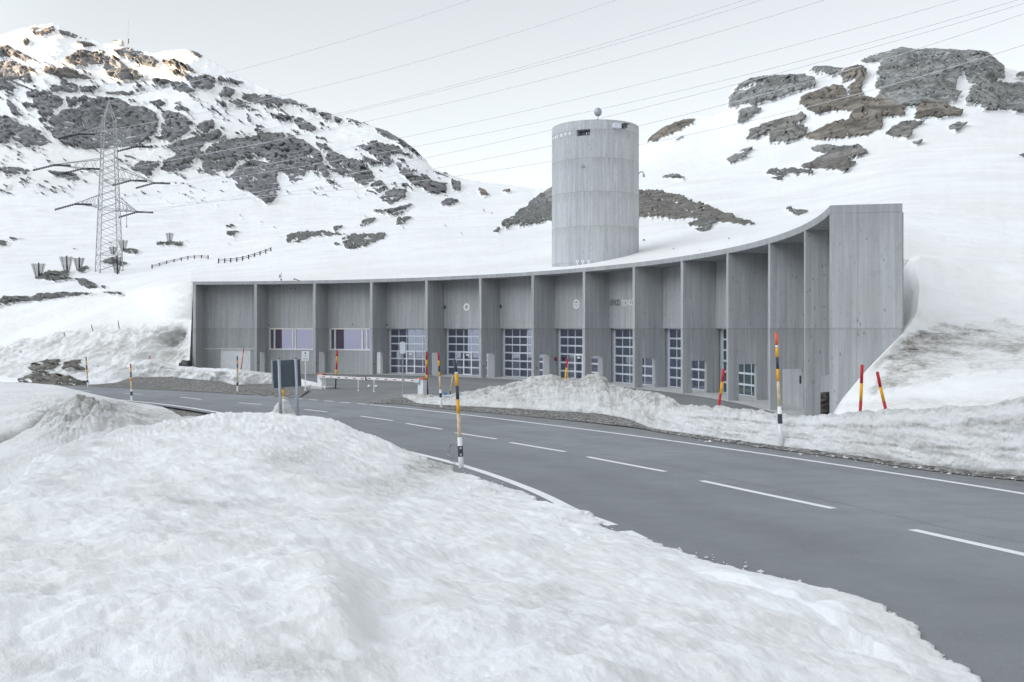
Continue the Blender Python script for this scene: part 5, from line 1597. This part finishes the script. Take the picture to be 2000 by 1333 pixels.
def build_barriers():
    dl, dr = 67.2, 60.4
    L = Vector(W(628.5, 757, dl)); R_ = Vector(W(825.5, 769.5, dr))
    L.z = float(zyard(L.x, L.y)); R_.z = float(zyard(R_.x, R_.y))
    ax = (R_ - L); ax.z = 0; ln = ax.length; ax.normalize(); ay = UP.cross(ax)
    def one(base, sg, label, ball):
        root = thing('barrier_gate', base, label, 'barrier', 'pair of barrier gates across the yard entrance')
        hh = 1.02
        mb = MB(); mb.frame_box(base, ax, ay, UP, (-.25, -.21, .0), (.25, .21, hh - .06)); cab = mb.build('cabinet', M['white'], root, bevel=.02)
        mb = MB(); mb.frame_box(base, ax, ay, UP, (-.29, -.25, hh - .06), (.29, .25, hh + .03)); mb.build('cap', M['capor'], root, bevel=.02)
        mb = MB(); mb.frame_box(base, ax, ay, UP, (-.01 + .12 * sg, -.215, hh - .42), (.1 + .12 * sg, -.205, hh - .3)); mb.build('lock', M['galv'], cab)
        x0, x1 = (.0, ln / 2 - .06) if sg > 0 else (-.0, -(ln / 2 - .06))
        zc = hh - .15
        lo, hi = min(x0, x1), max(x0, x1)
        mb = MB(); mb.frame_box(base, ax, ay, UP, (lo, -.33, zc - .085), (hi, -.26, zc + .085)); bm = mb.build('boom', M['white'], root, bevel=.02)
        mb = MB(); mb.frame_box(base, ax, ay, UP, ((x0 if sg > 0 else x0 - .45), -.345, zc - .12), ((x0 + .45 if sg > 0 else x0), -.21, zc + .12)); mb.build('boom_clamp', M['alu'], root, bevel=.02)
        mb = MB(); n = 6
        for i in range(n):
            c = x0 + (x1 - x0) * (i + .75) / (n + .1)
            mb.frame_box(base, ax, ay, UP, (c - .15, -.334, zc - .028), (c + .15, -.325, zc + .028))
        mb.build('red_marks', M['red'], bm)
        xe = x1 - .75 * sg
        mb = MB(); q = base + ax * xe - ay * .30
        g = float(zyard(q.x, q.y)); mb.tube((q.x, q.y, g), (q.x, q.y, base.z + zc - .07), .035, .035, 8); mb.tube((q.x, q.y, g), (q.x, q.y, g + .03), .09, .09, 10); mb.build('support_leg', M['white'], root)
        mb = MB(); mb.frame_box(base, ax, ay, UP, (min(x1, x1 + .1 * sg), -.335, zc - .1), (max(x1, x1 + .1 * sg), -.255, zc + .09)); mb.build('end_cap', M['black'], bm)
    one(L, 1, 'white barrier cabinet with orange cap beside the notice, boom lowered', False)
    one(R_, -1, 'white barrier cabinet with orange cap beside the snow heap, boom lowered', True)
    mb = MB(); mb.frame_box(L, ax, ay, UP, (-.35, -.75, -.1), (1.0, .4, .14)); o = mb.build('concrete_plinth', M['slab'], None, bevel=.02)
    tag(place_top(o), 'low concrete block under the barrier cabinet next to the notice', 'plinth')
    for i, u in enumerate((720.7, 734.7)):
        d = 68.; p = W(u, 755, d); mb = MB(); mb.ball(p, .11, 12); mb.tube(p - UP * .3, p, .03, .03, 8)
        o = mb.build('marker_ball', M['white'], None, smooth=True)
        tag(place_top(o), ('small white ball marker in the yard seen left of a boom leg', 'small white ball marker in the yard seen right of a boom leg')[i], 'marker', 'white ball markers in the yard')

# ------------------------------------------------------------------ up on the slope
def build_baffles():
    data = [(75.6, 514.8, 75.8, 543, 14.8, 'leftmost dark slatted snow baffle on the slope, left of the pylon'),
            (130, 501.2, 131, 532.3, 14, 'dark slatted snow baffle above a flat rock, larger of a touching pair'),
            (154.8, 504, 154.8, 529.3, 11.8, 'dark slatted snow baffle overlapping its larger neighbour left of the pylon'),
            (240.7, 469.7, 241.2, 492.5, 10.2, 'pale slatted snow baffle behind the right legs of the pylon, highest there'),
            (221.6, 482.4, 221.6, 498, 9.5, 'small dark snow baffle seen between the legs of the pylon'),
            (228.4, 501.2, 229.2, 534.5, 12, 'narrow dark snow baffle standing at the foot of the pylon'),
            (331.7, 455.3, 331.8, 478.5, 8.2, 'tall narrow snow baffle on the rock right of the pylon'),
            (313.2, 471.8, 313.2, 481.5, 9.2, 'half buried snow baffle left of a tall one on the rock'),
            (351.6, 471.6, 352.3, 480.5, 8.8, 'half buried snow baffle right of a tall one on the rock')]
    for (u0, v0, u1, v1, hw, lab) in data:
        q = on_terrain(u1, v1 + 1.0); d = q.y - .3
        px = d / F
        base = W(u1, v1, d); top = W(u0, v0, d)
        root = thing('snow_baffle', base, lab, 'snow fence', 'slatted snow baffles on the slope')
        h = (top - base).length; upv = (top - base).normalized(); sx = Vector((1, 0, 0))
        mb = MB(); mb.tube(base - upv * .8, top + upv * .15, .17, .14, 8); mb.tube(base - upv * .3 + Vector((0, .9, 0)), base + upv * h * .7, .07, .07, 6); mb.build('post', M['wooddark'], root)
        mb = MB(); n = 13 if h > 2.2 else 7
        for i in range(n):
            k = (i + .5) / n
            w = hw * px * (.42 + .58 * k) * (1 if i % 2 else .985); z = h * (.03 + .95 * k)
            mb.frame_box(base, sx, Vector((0, 1, 0)), upv, (-w, -.2, z - h * .012 - .02), (w, -.14, z + h * .012 + .025))
        for s in (-1, 1): 
            a = base + sx * (s * hw * px * .30) + upv * h * .02; b = base + sx * (s * hw * px * .66) + upv * h * .99
            mb.tube(a + Vector((0, -.1, 0)), b + Vector((0, -.1, 0)), .045, .045, 6)
        mb.build('slat_panel', M['slatwood'], root)

def build_fences():
    for name, pts, lab in ((0, [(297, 524), (311, 520.3), (325.5, 516), (340, 512.5), (354, 509), (367, 506), (380, 504.8), (393.5, 504.5), (406.5, 505.4)], 'dark wooden fence stretch nearer the pylon, half buried in the slope'), (1, [(427, 512.5), (439, 512.6), (450.5, 512), (462.5, 510.5), (474, 508.6), (485.5, 505.6), (497, 502), (508, 498.3), (519, 494.3), (529, 490.5)], 'dark wooden fence stretch above the garage roof, climbing to the right')):
        W3 = [on_terrain(u, v) for u, v in pts]
        root = thing('pasture_fence', W3[0], lab, 'fence', 'wooden fences on the slope')
        for p in W3:
            mb = MB(); mb.box((p.x - .10, p.y - .10, p.z - .4), (p.x + .10, p.y + .10, p.z + .78)); mb.build('fence_post', M['wooddark'], root)
        for z in (.28, .60):
            mb = MB()
            for a, b in zip(W3[:-1], W3[1:]): mb.tube(a + Vector((0, -.12, z)), b + Vector((0, -.12, z)), .055, .055, 6)
            mb.build('rail', M['wooddark'], root)

def build_pylon():
    c = on_terrain(213, 530.5); d = c.y; px = d / F
    H = 331 * px
    root = thing('lattice_pylon', c, 'tall grey lattice power pylon with three pairs of arms on the snowy slope', 'pylon')
    al = Vector((1, 1.0, 0)).normalized()      # along the arms: left side nearer
    pe = Vector((-al.y, al.x, 0))
    def corner(i, h):
        hb = 29.5 * px; 
        hf = h / H
        w = (hb + (14.6 * px - hb) * min(hf, .89) / .89) if hf < .89 else 14.6 * px * max(.03, (1 - hf) / .11)
        s = w / math.sqrt(2)
        sx, sy = ((1, 1), (-1, 1), (-1, -1), (1, -1))[i]
        rot = math.radians(-9); a2 = al * math.cos(rot) + pe * math.sin(rot); p2 = pe * math.cos(rot) - al * math.sin(rot)
        return c + a2 * (sx * s) + p2 * (sy * s) + UP * h
    lv = [0.]
    st = .098
    while lv[-1] < .80: lv.append(lv[-1] + st); st *= .955
    lv += [.89]
    lv = [x * H for x in lv]
    mb = MB()
    for i in range(4):
        mb.tube(corner(i, -1.0), corner(i, 0), .16, .16, 6)
        for a, b in zip(lv[:-1], lv[1:]): mb.tube(corner(i, a), corner(i, b), .10, .10, 6)
        mb.tube(corner(i, .89 * H), corner(i, H), .11, .09, 6)
    mb.build('mast_legs', M['lattice'], root)
    mb = MB()
    for q, (a, b) in enumerate(zip(lv[:-1], lv[1:])):
        m = (a + b) / 2
        for i in range(4):
            j = (i + 1) % 4
            for (x, y) in ((a, m), (m, b)):
                mb.tube(corner(i, x), corner(j, y), .045, .045, 5, cap=False); mb.tube(corner(j, x), corner(i, y), .045, .045, 5, cap=False)
            if q in (0, 3, 8): mb.tube(corner(i, b), corner(j, b), .06, .06, 5, cap=False)
    for i in range(4): mb.tube(corner(i, .945 * H), corner((i + 1) % 4, .945 * H), .05, .05, 5, cap=False)
    mb.build('bracing', M['lattice'], root)
    mb = MB(); t = c + UP * H; mb.tube(t - UP * .3, t + UP * 1.0, .07, .05, 6); mb.build('peak', M['lattice'], root)
    arms = [(262, (154, 261.5), (266, 286)), (338, (105.8, 322), (301.5, 357)), (405, (147.4, 398), (268, 413.5))]
    tips = {}
    for n, (vc, lt, rt) in enumerate(arms):
        for side, (tu, tv) in ((-1, lt), (1, rt)):
            # tip lies on the arm axis through the mast
            k = (tu - 1000) / F
            # c + al*s has x/y == k
            s = (k * c.y - c.x) / (al.x - k * al.y)
            tip = c + al * s; tip = Vector((tip.x, tip.y, E - (tv - HZ) / F * tip.y))
            hz = tip.z - c.z
            mb = MB()
            ii = (0, 3) if side > 0 else (1, 2)
            roots = [corner(i, hz - 0.2) for i in ii] + [corner(i, hz + 2.6) for i in ii]
            for r in roots: mb.tube(r, tip, .09, .07, 6)
            for a, b in ((0, 1), (2, 3), (0, 2), (1, 3)):
                mb.tube(roots[a], roots[b], .06, .06, 5)
            for f in (.22, .42, .6, .76):
                pts = [r * (1 - f) + tip * f for r in roots]; pp = [r * (1 - f + .12) + tip * (f - .12) for r in roots]
                for a, b in ((0, 1), (0, 2), (1, 3)): mb.tube(pp[a], pts[b], .04, .04, 5); mb.tube(pp[b], pts[a], .04, .04, 5)
            arm = mb.build('crossarm', M['lattice'], root)
            tips[(n, side)] = tip
            spots = [1.0] if n != 1 else [1.0, .48]
            for f in spots:
                base = (c + UP * hz) * (1 - f) + tip * f
                mb = MB()
                for dirv, ll in ((Vector((-.72, -.62, -.36)), 4.6), (Vector((.95, -.22, -.06)), 4.2)):
                    e = base + dirv.normalized() * ll
                    off = Vector((0, 0, .22))
                    for o2 in (off * 0, off):
                        for q in range(9):
                            a = base + (e - base) * (q / 9.) - o2; b = base + (e - base) * ((q + .62) / 9.) - o2
                            mb.tube(a, b, .12, .12, 6)
                        mb.tube(base - o2, e - o2, .05, .05, 5)
                mb.build('insulator', M['black'], arm)
    # hanging rod under the lower right arm
    p = tips[(2, 1)] * .62 + (c + UP * (tips[(2, 1)].z - c.z)) * .38
    mb = MB(); mb.tube(p + UP * 2., p - UP * 3.4, .07, .07, 6); mb.tube(p - UP * 3.4, p - UP * 3.9, .16, .16, 8); mb.build('hanging_rod', M['lattice'], root)
    return tips, d

def build_wires(tips, d0):
    # each conductor: photo spots left, middle, right; it runs from the pylon line towards the right foreground
    data = [((208, 199), (467, 137), (920, 0), 'highest thin cable in the sky, leaving the top edge left of the tower'),
            ((163, 262), (575, 182), (1205, 0), 'second highest cable, leaving the top edge above the tower'),
            ((300, 297), (670, 220), (1300, 49.5), 'upper cable of the close pair above the tower'),
            ((296, 301), (672, 223), (1300, 58), 'lower cable of the close pair above the tower'),
            ((120, 349), (724, 236), (1413, 60), 'single cable just below the close pair above the tower'),
            ((326, 357), (782, 270), (1658, 60), 'cable passing well clear above the lamp on the tower, over the right hill sky'),
            ((318, 366), (805, 288), (1783, 60), 'cable passing just above the globe lamp of the tower'),
            ((280, 416), (832, 309), (1821, 60), 'cable passing close behind the rim of the tower'),
            ((276, 410), (859, 328), (1903, 60), 'cable passing behind the window of the tower'),
            ((160, 404), (908, 342), (1939, 107.5), 'lowest cable, crossing the saddle and the rocks of the right hill')]
    for (a, m, b, lab) in data:
        us = np.array([a[0], m[0], b[0]], float); vs = np.array([a[1], m[1], b[1]], float)
        co = np.polyfit(us, vs, 2)
        u1 = 2330.
        n = 90
        i0, i1 = 1 / d0, 1 / 105.
        t = np.linspace(0, 1, n); pts = []
        for k in t:
            u = us[0] + (u1 - us[0]) * k
            iv = i0 + (i1 - i0) * (u - us[0]) / (u1 - us[0])
            pts.append(W(u, float(np.polyval(co, u)), 1 / iv))
        mb = MB()
        for p, q in zip(pts[:-1], pts[1:]): mb.tube(p, q, .036, .036, 5, cap=False)
        o = mb.build('power_cable', M['wire'], None)
        tag(o, lab, 'power cable', 'overhead power cables')

def build_far():
    q = on_terrain(250, 95); d = q.y
    px = d / F
    root = thing('summit_mast', W(250.5, 94, d), 'thin tall antenna mast standing on the snowy summit ridge', 'mast')
    mb = MB()
    b = W(250.5, 97, d); t = W(250.5, 41, d); s = 1.1
    for (x, y) in ((-1, -1), (1, -1), (0, 1)): mb.tube(b + Vector((x * s, y * s, 0)), t + Vector((x * s * .3, y * s * .3, 0)), .32, .22, 5)
    for k in range(12):
        z = b * (1 - k / 12) + t * (k / 12); z2 = b * (1 - (k + 1) / 12) + t * ((k + 1) / 12); mb.tube(z + Vector((-s, 0, 0)), z2 + Vector((s, 0, 0)), .2, .2, 5)
    mb.build('mast_lattice', M['lattice'], root)
    for v in (77.5, 81, 84):
        mb = MB(); p = W(250.5, v, d); mb.tube(p - UP * 1.2, p + UP * 1.2, 1.5, 1.5, 8); mb.build('antenna_drum', M['dark'], root)
    d2 = on_terrain(228, 88).y
    root = thing('summit_station', W(230, 87, d2), 'small pale station hut on the sunlit summit shoulder', 'building')
    a = W(221, 88, d2); b = W(230.5, 80, d2); mb = MB(); mb.box((a.x, d2, a.z), (b.x, d2 + 12, b.z)); mb.build('wall', M['slab'], root)
    a = W(231, 88, d2); b = W(237.5, 78.5, d2); mb = MB(); mb.box((a.x, d2 - 1, a.z), (b.x, d2 + 12, b.z)); mb.build('annex', M['slab'], root)
    a = W(220.5, 80, d2); b = W(231, 79.3, d2); mb = MB(); mb.box((a.x, d2 - .6, a.z), (b.x, d2 + 12.5, b.z)); mb.build('roof', M['dark'], root)

def build_small():
    # instrument post and pipes on the roof
    u, v = 549.2, 549.; dd, _ = roof_line(np.array([u]), 1.4, 0.); dd = float(dd[0]); b = W(u, 0, dd); b = Vector((b.x, b.y, TOPZ))
    root = thing('weather_instrument', b, 'slim pale instrument post on the garage roof above the second bay', 'instrument')
    mb = MB(); mb.tube(b - UP * .1, b + UP * .85, .04, .04, 8); mb.build('post', M['white'], root)
    mb = MB(); mb.tube(b + Vector((-.13, 0, .38)), b + Vector((-.13, 0, .62)), .06, .06, 10); mb.tube(b + UP * .12, b + UP * .26, .075, .075, 10); mb.build('sensor', M['dark'], root)
    mb = MB(); mb.tube(b + Vector((0, 0, .85)), b + Vector((-.02, 0, .95)), .09, .05, 10); mb.tube(b + Vector((-.13, 0, .62)), b + Vector((-.13, 0, .72)), .1, .1, 10); mb.build('shield', M['white'], root)
    u = 578; dd = float(roof_line(np.array([u]), 1.0, 0.)[0][0]); p0 = W(573.5, 545.8, dd); p1 = W(580, 546.2, dd); p2 = W(586, 549.2, dd)
    mb = MB(); mb.tube(p0, p0 + Vector((.18, 0, .02)), .06, .06, 8); mb.tube(p1 - Vector((.1, 0, 0)), p2, .045, .045, 8); mb.tube(p2, p2 - UP * .2, .045, .045, 8)
    o = mb.build('roof_pipe', M['dark'], None); tag(place_top(o), 'short dark bent pipe lying on the roof edge near the instrument post', 'pipe')
    # blue object on the snow
    d = 49.5; p = W(870, 771, d); mb = MB()
    mb.frame_box(p, Vector((1, 0, 0)), Vector((0, 1, 0)), UP, (-.09, -.06, -.02), (.09, .06, .06)); mb.tube(p + Vector((-.05, 0, .05)), p + Vector((-.07, 0, .11)), .03, .03, 8); mb.tube(p + Vector((.05, 0, .05)), p + Vector((.07, 0, .1)), .03, .03, 8)
    o = mb.build('blue_clamp', M['blue'], None, bevel=.01); tag(place_top(o), 'small bright blue plastic piece lying on the snow behind the red tipped pole', 'plastic piece')
    # crumpled tarpaulin behind the opening of the last pier
    o_, r, tau = fin_frame(FIN_T[12])
    c = o_ + r * 1.40 - tau * 1.05
    n, m = 26, 20; P = np.zeros((m, n, 3)); rs = np.random.RandomState(4)
    for j in range(m):
        for i in range(n):
            a = i / (n - 1) * math.pi * 2; k = j / (m - 1)
            rr = (1.02 - .25 * k) * (1 if k < .97 else .05)
            q = c + tau * (rr * .75 * math.cos(a)) + r * (rr * .95 * math.sin(a)) + UP * (k * 1.28)
            P[j, i] = q
    nn = ridged(P[..., 0] * 1.6 + P[..., 2], P[..., 2] * 1.5 + P[..., 1], 4, .6, 5) * .16
    P[..., 0] += nn; P[..., 2] += nn * .5; P[..., 1] -= nn * .6
    P[:, -1] = P[:, 0]
    o = grid_mesh('tarpaulin_heap', P, M['tarp'], kind='thing')
    for f in o.data.polygons: f.use_smooth = False
    tag(place_top(o), 'heap under a crumpled dark brown tarpaulin behind the last pier opening', 'tarpaulin')
    mb = MB(); q = o_ + r * 1.66 - tau * .35; mb.box((q.x - .035, q.y - .035, -.1), (q.x + .035, q.y + .035, 1.62))
    o = mb.build('dark_stake', M['black'], None); tag(place_top(o), 'thin upright dark stake beside the tarpaulin at the end wall', 'stake')
    d = 4.12 / ((1168 - HZ) / F) * .5; p = W(1137, 1169, 8.05); mb = MB(); mb.ball(p, .022, 8, .8)
    rs = np.random.RandomState(2); mb.v = [tuple(np.array(q) + (rs.rand(3) - .5) * .012) for q in mb.v]
    o = mb.build('stone', M['dark'], None); tag(place_top(o), 'small dark stone melting into the near snow bank', 'stone')
    
# ------------------------------------------------------------------ light, camera
def setup():
    cam = bpy.data.cameras.new('camera'); co = bpy.data.objects.new('camera', cam); COL.objects.link(co)
    cam.sensor_width = 36; cam.lens = F / 2000 * 36
    co.location = (0, 0, E); co.rotation_euler = (math.pi / 2, 0, 0)
    cam.shift_y = -(1333 / 2 - HZ) / 2000
    cam.clip_start = .1; cam.clip_end = 12000
    SC.camera = co
    w = bpy.data.worlds.new('World'); SC.world = w; w.use_nodes = True
    nt = w.node_tree; bg = nt.nodes['Background']
    sky = nt.nodes.new('ShaderNodeTexSky'); sky.sky_type = 'NISHITA'; sky.sun_disc = False
    el, azim = SUN_EL, SUN_AZ
    sky.sun_elevation = math.radians(el); sky.sun_rotation = math.radians(azim)
    sky.altitude = 2300; sky.air_density = AIR; sky.dust_density = DUST; sky.ozone_density = OZ
    hs = nt.nodes.new('ShaderNodeHueSaturation'); hs.inputs['Saturation'].default_value = SKY_SAT; hs.inputs['Value'].default_value = 1
    nt.links.new(sky.outputs[0], hs.inputs['Color'])
    mx = nt.nodes.new('ShaderNodeMix'); mx.data_type = 'RGBA'; mx.blend_type = 'MULTIPLY'; mx.inputs[0].default_value = 1.
    gm = nt.nodes.new('ShaderNodeGamma'); gm.inputs['Gamma'].default_value = SKY_GAMMA
    nt.links.new(hs.outputs[0], gm.inputs['Color'])
    nt.links.new(gm.outputs[0], mx.inputs[6]); mx.inputs[7].default_value = (*SKY_TINT, 1)
    nt.links.new(mx.outputs[2], bg.inputs['Color'])
    tc = nt.nodes.new('ShaderNodeTexCoord'); sp = nt.nodes.new('ShaderNodeSeparateXYZ'); nt.links.new(tc.outputs['Generated'], sp.inputs[0])
    rp = nt.nodes.new('ShaderNodeValToRGB'); nt.links.new(sp.outputs[2], rp.inputs[0])
    el_ = rp.color_ramp.elements
    for _ in range(3): el_.new(.5)
    for e_, (p_, c_) in zip(el_, ((0., .94), (.14, .86), (.33, .73), (.55, .62), (.9, .50))): e_.position = p_; e_.color = (c_ * (1.03 if p_ < .1 else 1.), c_, c_ * (.975 if p_ < .1 else 1.), 1)
    m2 = nt.nodes.new('ShaderNodeMix'); m2.data_type = 'RGBA'; m2.blend_type = 'MULTIPLY'; m2.inputs[0].default_value = 1.
    nt.links.new(mx.outputs[2], m2.inputs[6]); nt.links.new(rp.outputs[0], m2.inputs[7])
    # added sky glow round the low sun, outside the frame, to brighten left-facing walls
    dt = nt.nodes.new('ShaderNodeVectorMath'); dt.operation = 'DOT_PRODUCT'; nt.links.new(tc.outputs['Generated'], dt.inputs[0])
    a_ = math.radians(azim); dt.inputs[1].default_value = (math.sin(a_) * .85, math.cos(a_) * .85, .5)
    mr = nt.nodes.new('ShaderNodeMapRange'); mr.interpolation_type = 'SMOOTHSTEP'; nt.links.new(dt.outputs['Value'], mr.inputs['Value'])
    mr.inputs['From Min'].default_value = .22; mr.inputs['From Max'].default_value = .95; mr.inputs['To Min'].default_value = .92; mr.inputs['To Max'].default_value = 3.1
    m3 = nt.nodes.new('ShaderNodeMix'); m3.data_type = 'RGBA'; m3.blend_type = 'MULTIPLY'; m3.inputs[0].default_value = 1.
    nt.links.new(m2.outputs[2], m3.inputs[6]); nt.links.new(mr.outputs['Result'], m3.inputs[7]); nt.links.new(m3.outputs[2], bg.inputs['Color'])
    bg.inputs['Strength'].default_value = SKY_STR
    sl = bpy.data.lights.new('sun', 'SUN'); so = bpy.data.objects.new('sun', sl); COL.objects.link(so)
    sl.energy = SUN_STR; sl.angle = math.radians(.53); sl.color = (1., .72, .46)
    a = math.radians(azim); e = math.radians(el)
    dv = Vector((math.sin(a) * math.cos(e), math.cos(a) * math.cos(e), math.sin(e)))
    so.rotation_euler = dv.to_track_quat('Z', 'Y').to_euler(); so.location = (-60, -40, 90)
    SC.view_settings.view_transform = 'Standard'; SC.view_settings.look = 'None'
    SC.view_settings.exposure = EXPO; SC.view_settings.gamma = 1
    SC.render.engine = 'CYCLES'
    SC.cycles.max_bounces = 5; SC.cycles.diffuse_bounces = 3; SC.cycles.glossy_bounces = 3; SC.cycles.use_denoising = True
    SC.cycles.sample_clamp_indirect = 6

SUN_EL, SUN_AZ, SUN_STR = 9., 252., 2.2
AIR, DUST, OZ = 1.0, .6, 1.0
SKY_SAT, SKY_TINT, SKY_STR, EXPO, SKY_GAMMA = .5, (.985, .997, .99), .13, 2.86, .30

base_ground(); surround()
build_terrain(); near_bank(); left_field(); road_bank(); right_slope(); windrow(); verges(); clods(); sign_heap()
build_road(); build_yard(); build_gravel()
build_building(); build_tower()
build_poles(); build_signs(); build_barriers(); build_baffles(); build_fences()
_tips, _d = build_pylon(); build_wires(_tips, _d); build_far(); build_small()
setup()
